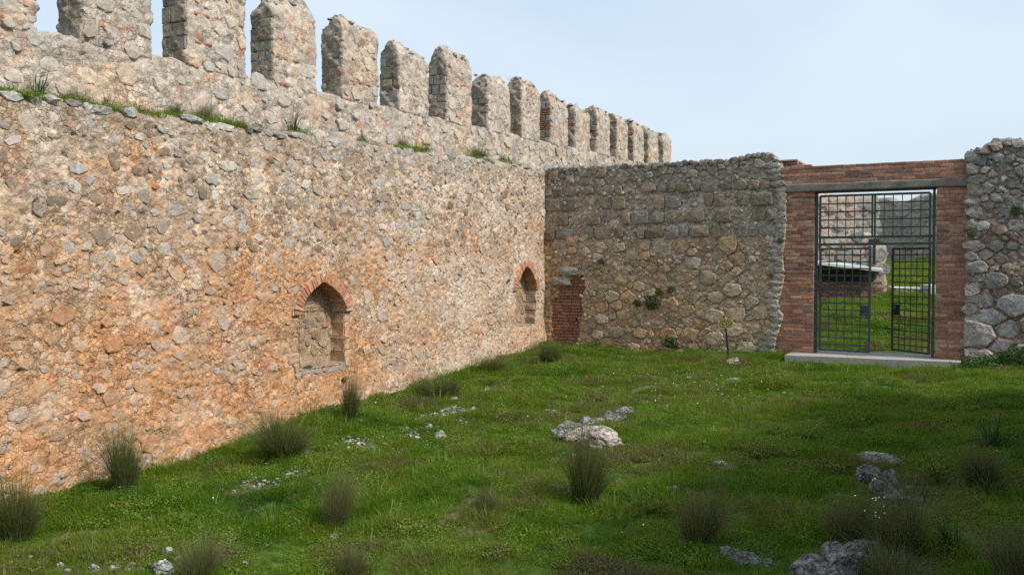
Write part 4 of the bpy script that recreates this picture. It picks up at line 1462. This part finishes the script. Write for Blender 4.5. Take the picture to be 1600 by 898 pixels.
rock('rock', 242, 850, 12, 8, 'tiny white stone above the pair of white stones', (.46, .46, .44), 37, .8, 0)
rock('rock', 178, 892, 18, 10, 'small white stone at the bottom edge, right of the flat one', (.45, .45, .43), 38, .8, 0)
rock('rock', 147, 893, 18, 11, 'small flat pale stone nearest the bottom left corner', (.44, .43, .40), 39, .8, 0)
rock('rock', 522, 844, 20, 9, 'small grey stone just below the rush tuft in the left foreground', (.40, .39, .36), 41, .8, 0)
for k_, (px_, py_, w_) in enumerate([(560, 695, 9), (575, 690, 8), (595, 683, 8), (615, 678, 8), (545, 702, 10), (630, 664, 8), (650, 657, 9), (612, 690, 10), (642, 683, 9), (585, 705, 8), (672, 668, 10), (758, 612, 9), (775, 606, 9), (740, 640, 9), (790, 603, 8), (405, 760, 9), (385, 735, 8), (365, 770, 8)]):
    rock('rubble_stone', px_, py_, w_, w_ * .6, 'small whitish rubble stone scattered in the grass beside the left wall', (.52, .50, .46), 60 + k_, .8, rng.uniform(0, 3), 'rubble stones strewn along the left wall', 2)
def outcrop(lumps, label, col, seed, rough=.40):
    """one fissured rock grown from several overlapping lumps: (px, py, w_px, h_px, depth factor, turn)"""
    mb_ = MB()
    root = on_ground(lumps[0][0], lumps[0][1])
    for k_, (px_, py_, w_, h_, df, rt) in enumerate(lumps):
        p = on_ground(px_, py_); sc = p[1] / FPX
        V, f = rock_mesh(seed + k_, (w_ * sc / 2, w_ * sc / 2 * df, h_ * sc), 4, rough)
        V = V * (1 + .10 * fbm(V[:, 0] * 9 + seed, V[:, 1] * 9 + V[:, 2] * 7, 3) - .16 * np.clip(1 - np.abs(perlin(V[:, 0] * 4 + seed, V[:, 1] * 7 + V[:, 2] * 9)) * 9, 0, 1))[:, None]
        c, s_ = math.cos(rt), math.sin(rt)
        V = np.stack([V[:, 0] * c - V[:, 1] * s_, V[:, 0] * s_ + V[:, 1] * c, V[:, 2]], -1)
        mot = fbm(V[:, 0] * 5 + seed, V[:, 1] * 6 + V[:, 2] * 6, 4)
        mb_.add(V + p - root, f, np.clip(np.array(col) * (1 + .45 * mot)[:, None], 0, 1))
    o = mb_.build('rock', M_ROCK)
    o.location = root
    return tag(o, label, 'rock')


LUMPS = []
for lumps, lab_, col_, sd_ in (
        ([(903, 684, 64, 12, .8, .2), (938, 690, 68, 17, 1.0, -.3), (922, 679, 70, 15, .8, .1), (952, 697, 38, 13, .8, .5)], 'broad pale pink limestone outcrop in the middle of the grass', (.46, .40, .355), 903),
        ([(880, 682, 44, 14, .7, .1), (895, 670, 52, 12, .6, .3), (930, 664, 44, 11, .6, .5), (955, 658, 54, 13, .5, .5), (980, 649, 44, 14, .5, .4)], 'long dark grey ledge of rock behind the pale pink outcrop', (.22, .215, .20), 915),
        ([(1360, 752, 44, 24, .7, -.7), (1382, 768, 56, 36, .7, -.8), (1406, 784, 58, 34, .7, -.8), (1430, 790, 44, 18, .6, -.9)], 'dark craggy ridge of rock on the right, sloping down beside a brown tuft', (.155, .14, .128), 931),
        ([(1278, 897, 84, 30, .7, .3), (1312, 890, 90, 40, .7, .5), (1345, 874, 66, 38, .7, .6), (1295, 910, 90, 26, .8, .2)], 'big grey fissured rock at the bottom edge among the rushes', (.19, .19, .182), 947),
        ([(1140, 870, 44, 17, .6, -.3), (1164, 878, 54, 17, .5, -.4), (1192, 885, 48, 13, .5, -.3)], 'long narrow grey rock at the bottom, left of the big fissured rock', (.20, .20, .185), 961)):
    outcrop(lumps, lab_, col_, sd_)
    LUMPS += lumps
# gravel-sized bits: nobody could count them
mb = MB()
for (cx_, cy_, sx, sy, n_) in ((600, 685, 50, 11, 320), (690, 643, 40, 10, 240), (770, 608, 28, 6, 110), (430, 745, 60, 12, 110), (170, 882, 90, 10, 45), (1080, 625, 120, 14, 60), (930, 600, 60, 12, 40), (900, 712, 40, 5, 25)):
    for _ in range(n_):
        a, b_ = rng.normal(cx_, sx), rng.normal(cy_, sy)
        if b_ > 895 or b_ < 560: continue
        p = on_ground(a, b_)
        V, f = rock_mesh(rng.integers(1 << 30), np.array((.030, .026, .017)) * rng.uniform(.45, 1.5), 1)
        mb.add(V + p + [0, 0, .012], f, np.array((.40, .375, .335)) * rng.uniform(.6, 1.15))
tag(mb.build('gravel', M_ROCK), 'loose pale gravel and stone chips strewn in the grass', 'gravel', None, 'stuff')

# ------------------------------------------------------------------ sign
p_ = on_ground(1140, 566)
sg = empty('direction_sign', p_, 'small yellow sign reading SARAY PALACE PALAST on a leaning black post', 'sign')
sy_ = p_[1]
tp = at_depth(1134, sy_, 511)
gbar('post', p_ + [0, 0, -.15], tp, .03, .03, M_BLACK, sg)
ctr = at_depth(1133.5, sy_ - .03, 505.5)
sw_, sh_ = 26 * sy_ / FPX, 14.5 * sy_ / FPX
R = Matrix.Rotation(math.radians(12), 3, 'Z') @ Matrix.Rotation(math.radians(-4), 3, 'Y')
bm = bmesh.new()
bmesh.ops.create_cube(bm, size=1)
for v in bm.verts: v.co = R @ Vector((v.co.x * sw_, v.co.y * .012, v.co.z * sh_))
bmesh.ops.bevel(bm, geom=bm.edges[:], offset=.002, segments=1)
V = np.array([v.co[:] for v in bm.verts]) + ctr; f = [[v.index for v in q.verts] for q in bm.faces]; bm.free()
mesh_obj('plate', V, f, M_YELLOW, sg)
for k_, word in enumerate(('SARAY', 'PALACE', 'PALAST')):
    cu = bpy.data.curves.new('lettering', 'FONT'); cu.body = word; cu.align_x = 'CENTER'; cu.align_y = 'CENTER'; cu.size = sh_ * .40; cu.extrude = .001; cu.offset = .0004; cu.space_character = 1.08
    to = bpy.data.objects.new('lettering', cu)
    COL.objects.link(to)
    dg = bpy.context.evaluated_depsgraph_get()
    me = bpy.data.meshes.new_from_object(to.evaluated_get(dg))
    bpy.data.objects.remove(to)
    V = np.array([v.co[:] for v in me.vertices])
    Rn = np.array(R)
    off = (1 - k_) * sh_ * .30
    V = np.stack([V[:, 0], -V[:, 2] - .0085, V[:, 1] + off], -1) @ Rn.T + ctr
    mesh_obj('lettering', V, [list(q.vertices) for q in me.polygons], M_BLACK, sg)

# ------------------------------------------------------------------ vegetation
def blades(n, h, spread, lean, wid, seed, segs=3, hvar=.35, tint=(0, 1)):
    """tuft of n narrow blades fanning out of one foot"""
    r = np.random.default_rng(seed)
    a = r.uniform(0, 2 * np.pi, n); rad = spread * np.sqrt(r.uniform(0, 1, n))
    bx, by = rad * np.cos(a), rad * np.sin(a)
    L = h * (1 - hvar * r.uniform(0, 1, n)); ln = lean * (r.uniform(0, 1, n) ** 1.6 * 1.5 + .05) * (.5 + rad / max(spread, 1e-6))
    L = L * (1 - .30 * np.cos(a - r.uniform(0, 6.28)) * rad / max(spread, 1e-6))
    da = a + r.normal(0, .5, n)
    t = np.linspace(0, 1, segs + 1)
    V = np.zeros((n, segs + 1, 2, 3))
    wa = r.uniform(0, 2 * np.pi, n)
    for i, tt in enumerate(t):
        cx_ = bx + np.cos(da) * ln * L * tt ** 1.7; cy_ = by + np.sin(da) * ln * L * tt ** 1.7
        cz = L * tt * np.sqrt(np.clip(1 - (ln * tt) ** 2 * .6, .15, 1))
        w = wid * (1 - tt * .85) / 2
        for k_, sg_ in enumerate((-1, 1)):
            V[:, i, k_, 0] = cx_ + sg_ * np.cos(wa) * w; V[:, i, k_, 1] = cy_ + sg_ * np.sin(wa) * w; V[:, i, k_, 2] = cz
    idn = np.arange(n * (segs + 1) * 2).reshape(n, segs + 1, 2)
    f = np.stack([idn[:, :-1, 0], idn[:, :-1, 1], idn[:, 1:, 1], idn[:, 1:, 0]], -1).reshape(-1, 4)
    tn = r.uniform(tint[0], tint[1], n)
    C = np.repeat(tn, (segs + 1) * 2)
    return V.reshape(-1, 3), f, C


def data_mesh(name, V, f, C, mat):
    me = bpy.data.meshes.new(name)
    me.from_pydata(V.tolist(), [], f if isinstance(f, list) else f.tolist())
    c = np.ones((len(V), 4)); c[:, :3] = C[:, None]
    at = me.color_attributes.new('col', 'FLOAT_COLOR', 'POINT'); at.data.foreach_set('color', c.ravel())
    me.materials.append(mat)
    return me


TUFT = []
for k_ in range(4):
    V, f, C = blades(1300, 1.0, .19, .42, .008, 100 + k_, 4, .6, (0.0, .65))
    V2, f2, C2 = blades(90, 1.3, .16, .30, .007, 200 + k_, 4, .35, (.6, 1.0))
    TUFT.append(data_mesh('rush_tuft', np.concatenate([V, V2]), np.concatenate([f, f2 + len(V)]), np.concatenate([C, C2]), M_RUSH))
BROWN = []
for k_ in range(3):
    V, f, C = blades(1600, 1.0, .21, .42, .007, 300 + k_, 4, .6, (.1, .9))
    BROWN.append(data_mesh('brown_tuft', V, f, C, M_RUSH))
SPRIG = [data_mesh('sprig', *blades(14, 1.0, .25, .5, .012, 390, 3, .6, (.4, 1)), M_RUSH)]
GREEN = []
for k_ in range(3):
    V, f, C = blades(60, 1.0, .16, 1.1, .05, 400 + k_, 4, .5, (0, .55))
    GREEN.append(data_mesh('leafy_tuft', V, f, C, M_LEAF))


def tuft(px, py, h_px, w_px, kind, label, name='rush_tuft', lib=None, pos=None):
    p = on_ground(px, py) if pos is None else np.array(pos)
    lib = lib or TUFT
    me = lib[rng.integers(len(lib))]
    o = bpy.data.objects.new(name, me)
    COL.objects.link(o)
    sc = p[1] / FPX
    h = h_px * sc; w = w_px * sc
    o.location = Vector(p) - Vector((0, 0, .02))
    o.scale = (w / .70 * rng.uniform(.85, 1.15), w / .70 * rng.uniform(.8, 1.1), h * rng.uniform(1.15, 1.4))
    o.rotation_euler = (rng.normal(0, .07), rng.normal(0, .07), rng.uniform(0, 6.28))
    return tag(o, label, 'grass tuft')


tuft(28, 842, 82, 78, 0, 'large rush tuft against the wall foot at the left edge')
tuft(195, 766, 82, 56, 0, 'tall rush tuft against the orange wall, second along from the left edge')
tuft(440, 715, 60, 84, 0, 'wide bushy rush tuft against the wall left of the first niche')
tuft(547, 658, 56, 34, 0, 'slim upright rush tuft below the first niche')
tuft(697, 626, 38, 46, 0, 'dark rush tuft by the wall beside the flat cream stone')
tuft(660, 622, 26, 24, 0, 'small rush tuft just left of the dark one by the wall')
tuft(858, 571, 34, 38, 0, 'dark round rush tuft in the far corner of the courtyard')
tuft(912, 785, 100, 78, 0, 'tall dark rush tuft in front of the pale outcrop')
tuft(522, 824, 78, 54, 0, 'rush tuft alone in the left foreground grass', 'rush_tuft', BROWN)
tuft(1088, 856, 96, 82, 0, 'round brown rush tuft in the right foreground', 'rush_tuft', BROWN)
tuft(1318, 846, 72, 76, 0, 'brown tuft behind the big fissured rock', 'rush_tuft', BROWN)
tuft(1408, 868, 92, 104, 0, 'widest brown tuft, between the craggy ridge and the bottom edge', 'rush_tuft', BROWN)
tuft(1530, 762, 66, 70, 0, 'brown tuft on the right, up-slope of all the other brown ones', 'rush_tuft', BROWN)
tuft(308, 905, 58, 74, 0, 'dark tuft cut by the bottom edge beside the white stones', 'rush_tuft', BROWN)
tuft(552, 900, 40, 46, 0, 'dark tuft cut by the bottom edge below the left foreground tuft', 'rush_tuft', BROWN)
tuft(1585, 903, 70, 80, 0, 'brown tuft in the bottom right corner', 'rush_tuft', BROWN)
tuft(1400, 905, 44, 110, 0, 'dry straw tuft at the bottom edge right of the fissured rock', 'rush_tuft', BROWN)
tuft(760, 800, 34, 46, 0, 'low dark tuft left of the tall tuft before the outcrop')
tuft(1490, 862, 52, 46, 0, 'long-leaved green plant between the widest brown tuft and the right edge', 'leafy_plant', GREEN)
tuft(1470, 760, 32, 36, 0, 'long-leaved green plant right of the craggy ridge', 'leafy_plant', GREEN)
tuft(1548, 700, 36, 66, 0, 'spreading green plant high on the right bank', 'leafy_plant', GREEN)
tuft(1545, 775, 34, 56, 0, 'green plant at the foot of the highest brown tuft', 'leafy_plant', GREEN)
tuft(1000, 800, 24, 90, 0, 'low blue-green clump of leaves right of the tall tuft', 'leafy_plant', GREEN)
tuft(770, 580, 20, 50, 0, 'low weed tuft by the wall under the second niche')
# seed-head stalk
V, f, C = blades(7, .62, .03, .25, .006, 77, 4, .3, (.5, 1))
mb = MB()
mb.add(V, f.tolist(), (.5, .5, .5))
stk = on_ground(1372, 872)
o = mesh_obj('flower_stalk', V + stk, f, M_RUSH, None, np.repeat(C[:, None], 3, 1))
tag(o, 'thin stalks with small white flowers in front of the widest brown tuft', 'flower')
mb = MB()
tips = V.reshape(7, 5, 2, 3)[:, 3:, 0].reshape(-1, 3)
for t_ in tips:
    for _ in range(1):
        q = rock_mesh(rng.integers(1 << 30), (.008, .008, .007), 1); mb.add(q[0] + t_ + stk + rng.normal(0, .012, 3), q[1])
fh = mb.build('flower_head', M_PETAL, o); fh['kind'] = 'stuff'


def leaf_cloud(n, rx, ry, rz, size, seed, hang=0.0):
    r = np.random.default_rng(seed)
    d = r.normal(size=(n, 3)); d /= np.linalg.norm(d, axis=1)[:, None]
    lump = 1 + .35 * np.array([mnoise.noise(Vector(v) * 2.2 + Vector((seed % 97, 0, 0))) for v in d])
    p = d * (r.uniform(.35, 1, n) ** .6 * lump)[:, None] * [rx, ry, rz]
    p[:, 2] -= hang * r.uniform(0, 1, n) * rz
    nrm = d + r.normal(0, .6, (n, 3)); nrm /= np.linalg.norm(nrm, axis=1)[:, None]
    u = np.cross(nrm, r.normal(size=(n, 3))); u /= np.linalg.norm(u, axis=1)[:, None]
    v = np.cross(nrm, u)
    s = (size * r.uniform(.6, 1.3, n))[:, None]
    V = np.stack([p - u * s, p - v * s * .55, p + u * s + nrm * s * .2, p + v * s * .55], 1).reshape(-1, 3)
    f = np.arange(n * 4).reshape(n, 4)
    C = np.repeat(r.uniform(0, 1, n), 4)
    return V, f, C


CL = [data_mesh('wall_plant', *leaf_cloud(260, .5, .32, .5, .085, 500 + k_, .3), M_LEAF) for k_ in range(4)]


def wall_plant(F, px, py, w_px, h_px, label, o_=.08):
    s_, h_ = on_wall(px, py, F, o_)
    p = F.P(s_, h_, o_)
    sc = p[1] / FPX
    o = bpy.data.objects.new('wall_plant', CL[rng.integers(4)])
    COL.objects.link(o)
    o.location = Vector(p)
    o.scale = (w_px * sc, w_px * sc * .7, h_px * sc)
    o.rotation_euler = (0, 0, F.rot() + rng.uniform(-.3, .3))
    return tag(o, label, 'plant')


wall_plant(BW, 1018, 470, 30, 24, 'largest leafy caper plant growing from the middle of the gate wall')
wall_plant(BW, 1048, 451, 15, 13, 'small round plant at the upper right of the caper cluster')
wall_plant(BW, 996, 472, 15, 13, 'small plant at the left of the caper cluster')
wall_plant(BW, 1029, 455, 14, 12, 'small plant in the middle of the caper cluster')
wall_plant(BW, 940, 408, 13, 10, 'little green plant high above the bricked-up doorway')
wall_plant(BW, 978, 412, 9, 7, 'tiny green sprig right of the little plant above the doorway')
wall_plant(BW, 1048, 533, 32, 20, 'dark bushy plant at the wall foot left of the yellow sign', .12)
wall_plant(BW, 1165, 556, 46, 16, 'dark leafy weed at the wall foot right of the yellow sign', .2)
wall_plant(BW, 1080, 554, 40, 12, 'low dark weeds at the wall foot between bush and sign', .2)
wall_plant(BW, 1219, 374, 9, 11, 'small plant on the ragged stone edge left of the brick pier', .1)
wall_plant(BW, 1205, 430, 8, 7, 'tiny sprig in the stones left of the brick pier')
wall_plant(BW, 1588, 327, 18, 20, 'plant hanging high on the grey wall right of the gateway', .14)
wall_plant(BW, 1518, 362, 14, 18, 'plant in the joint between brick pier and grey wall', .14)
wall_plant(LW, 480, 574, 26, 10, 'green weeds growing on the sill of the first niche', -.06)
wall_plant(LW, 538, 592, 12, 10, 'small weed in the wall just below the first niche', .05)
wall_plant(LW, 795, 438, 8, 6, 'tiny weed beside the arch of the second niche', .05)
wall_plant(LW, 475, 690, 16, 10, 'small weed in the wall foot beside the wide rush tuft', .06)
# bramble bank under the right wall
for k_, (px_, py_, w_, h_, lab) in enumerate(((1545, 580, 90, 52, 'dark leafy bramble under the grey wall, nearest the doorstep'), (1598, 572, 80, 56, 'dark leafy bramble under the grey wall at the right edge'), (1640, 570, 90, 60, 'dark leafy bramble under the grey wall beyond the picture edge'))):
    p = on_ground(px_, py_)
    sc = p[1] / FPX
    me = data_mesh('bramble', *leaf_cloud(1900, .5, .4, .55, .034, 600 + k_), M_LEAF)
    o = bpy.data.objects.new('bramble', me); COL.objects.link(o)
    o.location = Vector(p) + Vector((0, .25, 0)); o.scale = (w_ * sc, w_ * sc, h_ * sc)
    tag(o, lab, 'bush')
# weeds on the walkway
wk = [(15, 130, 22, 24, 'spiky weed at the left end of the walkway'), (52, 132, 40, 30, 'tallest feathery weed on the walkway, below the first gap'), (105, 140, 20, 40, 'low weed on the walkway below the first full merlon'), (160, 150, 24, 22, 'weed on the walkway under the right edge of the first full merlon'), (268, 170, 20, 24, 'weed on the walkway below the second full merlon'), (312, 180, 24, 26, 'pale weed on the walkway below the middle of the second full merlon'), (328, 182, 26, 18, 'straw-coloured weed just right of the pale walkway weed'), (405, 194, 14, 26, 'brown weed on the walkway below the third full merlon'), (452, 201, 30, 26, 'upright weed on the walkway right of the brown one'), (562, 217, 16, 18, 'weed on the walkway below the fourth full merlon'), (627, 228, 18, 16, 'green weed on the walkway below the fifth full merlon'), (664, 234, 12, 12, 'tiny weed on the walkway right of the fifth full merlon'), (745, 246, 14, 30, 'wide low weed on the walkway below the seventh full merlon'), (783, 250, 10, 10, 'tiny weed on the walkway near the corner')]
for px_, py_, h_, w_, lab in wk:
    s_, z_ = on_wall(px_, py_, LW, -.35)
    p = LW.P(s_, float(l_crest(s_)) - .03, -.30)
    tuft(0, 0, h_ + 5, w_ * 1.0, 0, lab, 'walkway_weed', [TUFT, BROWN, GREEN][rng.integers(3)], p)
for px_, py_, lab in ((795, 118, 'dry sprig on the top of the seventh full merlon'), (712, 86, 'dry sprigs on the top of the sixth full merlon')):
    s_, z_ = on_wall(px_, py_, LW, PO - .2)
    tuft(0, 0, 9, 8, 0, lab, 'merlon_weed', SPRIG, LW.P(s_, z_ - .1, PO - .2))

# ------------------------------------------------------------------ grass: clumps instanced on scattered points
src = bpy.data.collections.new('grass_sources')
KINDS = []
for k_ in range(5):
    V, f, C = blades(70, .10, .13, .9, .0070, 700 + k_, 2, .65)
    KINDS.append(data_mesh('grass_clump', V, f, C, M_GRASS))
for k_ in range(2):
    V, f, C = blades(40, .19, .10, .8, .007, 720 + k_, 3, .5)
    KINDS.append(data_mesh('grass_clump', V, f, C, M_GRASS))
for k_ in range(2):
    V, f, C = leaf_cloud(150, .13, .13, .05, .011, 740 + k_)
    V[:, 2] = np.abs(V[:, 2]) + .03
    KINDS.append(data_mesh('clover_clump', V, f, C, M_GRASS))
for i_, me in enumerate(KINDS):
    so = bpy.data.objects.new('clump_%02d' % i_, me); src.objects.link(so)

NG = 62000
px_ = rng.uniform(-30, 1640, NG * 3)
# sample over the ground area, thinned with distance
yy = rng.uniform(5.5, 22.6, NG * 2); xx = rng.uniform(-9, 14.5, NG * 2)
okm = (np.abs(xx / yy) < .66)
side_l = (xx - .486 * yy + 9.61) * .8995
q_ = -((xx - CORNER[0]) * BW.n[0] + (yy - CORNER[1]) * BW.n[1])
okm &= (side_l > -.02) & (q_ < .0)
xx, yy = xx[okm], yy[okm]
# beyond the gate
y2 = rng.uniform(18.5, 40, 16000); x2 = y2 * rng.uniform(.28, .52, 16000)
q2 = -((x2 - CORNER[0]) * BW.n[0] + (y2 - CORNER[1]) * BW.n[1])
k2 = q2 > 1.3
x2, y2 = x2[k2], y2[k2]
xx = np.concatenate([xx, x2]); yy = np.concatenate([yy, y2])
zz = ground_h(xx, yy)
nw = 5000
wsx = 6.6 + 17 * rng.random(nw) ** 1.7
wsx = wsx[rng.random(nw) < np.clip(.15 + 1.8 * fbm(wsx * .8 + 3, wsx * 0, 2) + .8 * sstep(14.5, 10, wsx), 0, 1)]
wpp = LW.P(wsx, l_crest(wsx) - .03, rng.uniform(-.5, -.10, len(wsx)))
n_walk = len(wsx)
# keep clear of the doorstep
ss_ = (xx - CORNER[0]) * BW.d[0] + (yy - CORNER[1]) * BW.d[1]; oo_ = (xx - CORNER[0]) * BW.n[0] + (yy - CORNER[1]) * BW.n[1]
clear = ~((ss_ > ds0 - .03) & (ss_ < ds1 + .03) & (oo_ > -.95) & (oo_ < .64))
rub = EARTH(xx, yy, (xx - .486 * yy + 9.61) * .8995)   # strip of earth and rubble along the wall, worn spots
clear &= rng.random(len(xx)) > rub * .72 * (yy < 21)
for lx, ly, lw_, lh_, ld, lr in LUMPS:
    pc = on_ground(lx, ly); rr = lw_ * pc[1] / FPX / 2
    ca, sa = math.cos(lr), math.sin(lr)
    ux = (xx - pc[0]) * ca + (yy - pc[1]) * sa; uy = -(xx - pc[0]) * sa + (yy - pc[1]) * ca
    clear &= (ux / rr) ** 2 + (uy / (rr * ld)) ** 2 > 1.0
xx, yy, zz = xx[clear], yy[clear], zz[clear]
xx = np.concatenate([xx, wpp[:, 0]]); yy = np.concatenate([yy, wpp[:, 1]]); zz = np.concatenate([zz, wpp[:, 2]])
n_g = len(xx)
patch = fbm(xx * .6 + 40, yy * .6, 3); patch2 = fbm(xx * 1.7, yy * 1.7 + 9, 2)
dist_l = (xx - .486 * yy + 9.61) * .8995
dry = np.clip(.55 * sstep(.05, .55, fbm(xx * .5 + 12, yy * .5 + 3, 3)) + .6 * sstep(12, 8, yy) * sstep(.0, .5, patch + .25) * sstep(1.2, 2.5, dist_l), 0, 1)
tint = np.clip(.50 + .16 * np.exp(-((xx - 1.5) / 3.5) ** 2 - ((yy - 15) / 4.0) ** 2) + .34 * patch + .28 * patch2 + .24 * dry + rng.normal(0, .10, n_g), 0, 1)
scl = np.clip(.85 + .6 * patch2 + .35 * sstep(1.0, .1, dist_l) + rng.normal(0, .18, n_g), .4, 1.9) * np.where(yy > 21.6, 1.7, 1.0)
scl *= np.where(dry > .4, .8, 1.0)
scl[-n_walk:] = rng.uniform(.5, 1.35, n_walk); tint[-n_walk:] = rng.uniform(.35, .95, n_walk)
kind_i = rng.integers(0, 5, n_g)
kind_i = np.where(rng.random(n_g) < .02 + .22 * sstep(.0, .4, fbm(xx * 1.3 + 7, yy * 1.3 + 60, 2)), rng.integers(5, 7, n_g), kind_i)
kind_i = np.where(rng.random(n_g) < sstep(-.1, .5, fbm(xx * .7 + 77, yy * .7, 2)) * .55 + .05, rng.integers(7, 9, n_g), kind_i)
me = bpy.data.meshes.new('grass')
me.from_pydata(np.stack([xx, yy, zz - .01], -1).tolist(), [], [])
for nm, ty, arr in (('tint', 'FLOAT', tint), ('scl', 'FLOAT', scl), ('rotz', 'FLOAT', rng.uniform(0, 6.283, n_g)), ('kind_i', 'INT', kind_i.astype(np.int32))):
    a = me.attributes.new(nm, ty, 'POINT'); a.data.foreach_set('value', arr.astype(np.float32) if ty == 'FLOAT' else arr)
gr = bpy.data.objects.new('grass', me)
COL.objects.link(gr)
tag(gr, 'lush green grass covering the courtyard floor', 'grass', None, 'stuff')
ng = bpy.data.node_groups.new('grass_scatter', 'GeometryNodeTree')
ng.interface.new_socket('Geometry', in_out='INPUT', socket_type='NodeSocketGeometry')
ng.interface.new_socket('Geometry', in_out='OUTPUT', socket_type='NodeSocketGeometry')
gi = ng.nodes.new('NodeGroupInput'); go_ = ng.nodes.new('NodeGroupOutput')
ci = ng.nodes.new('GeometryNodeCollectionInfo'); ci.inputs['Collection'].default_value = src; ci.inputs['Separate Children'].default_value = True
iop = ng.nodes.new('GeometryNodeInstanceOnPoints'); iop.inputs['Pick Instance'].default_value = True


def named(nm, ty):
    n = ng.nodes.new('GeometryNodeInputNamedAttribute'); n.data_type = ty; n.inputs['Name'].default_value = nm
    return n.outputs['Attribute']


cx_ = ng.nodes.new('ShaderNodeCombineXYZ')
ng.links.new(named('rotz', 'FLOAT'), cx_.inputs['Z'])
e2r = ng.nodes.new('FunctionNodeEulerToRotation')
ng.links.new(cx_.outputs[0], e2r.inputs[0])
ng.links.new(gi.outputs[0], iop.inputs['Points']); ng.links.new(ci.outputs[0], iop.inputs['Instance'])
ng.links.new(named('kind_i', 'INT'), iop.inputs['Instance Index']); ng.links.new(e2r.outputs[0], iop.inputs['Rotation'])
ng.links.new(named('scl', 'FLOAT'), iop.inputs['Scale']); ng.links.new(iop.outputs[0], go_.inputs[0])
md = gr.modifiers.new('scatter', 'NODES'); md.node_group = ng

# daisies: nobody could count them
mb = MB()
for k_ in range(170):
    a, b_ = (rng.normal(1110, 70), rng.normal(612, 16)) if k_ < 110 else (rng.uniform(300, 1600), 560 + 330 * rng.beta(1.1, 2.2))
    p = on_ground(a, b_)
    if (p[0] - .486 * p[1] + 9.61) < .3 or p[1] > 20.5: continue
    s_ = rng.uniform(.005, .010)
    t_ = np.linspace(0, 2 * np.pi, 7)[:-1]
    nrm = rng.normal(0, .4, 2)
    V = np.stack([np.cos(t_) * s_, np.sin(t_) * s_, np.cos(t_) * s_ * nrm[0] + np.sin(t_) * s_ * nrm[1]], -1)
    V = np.concatenate([V, [[0, 0, .004]]]) + p + [0, 0, rng.uniform(.07, .15)]
    mb.add(V, [[k_, (k_ + 1) % 6, 6] for k_ in range(6)])
tag(mb.build('daisies', M_PETAL), 'tiny white daisies dotted through the grass', 'flowers', None, 'stuff')
print('GRASS', n_g, 'OBJECTS', len(bpy.data.objects))
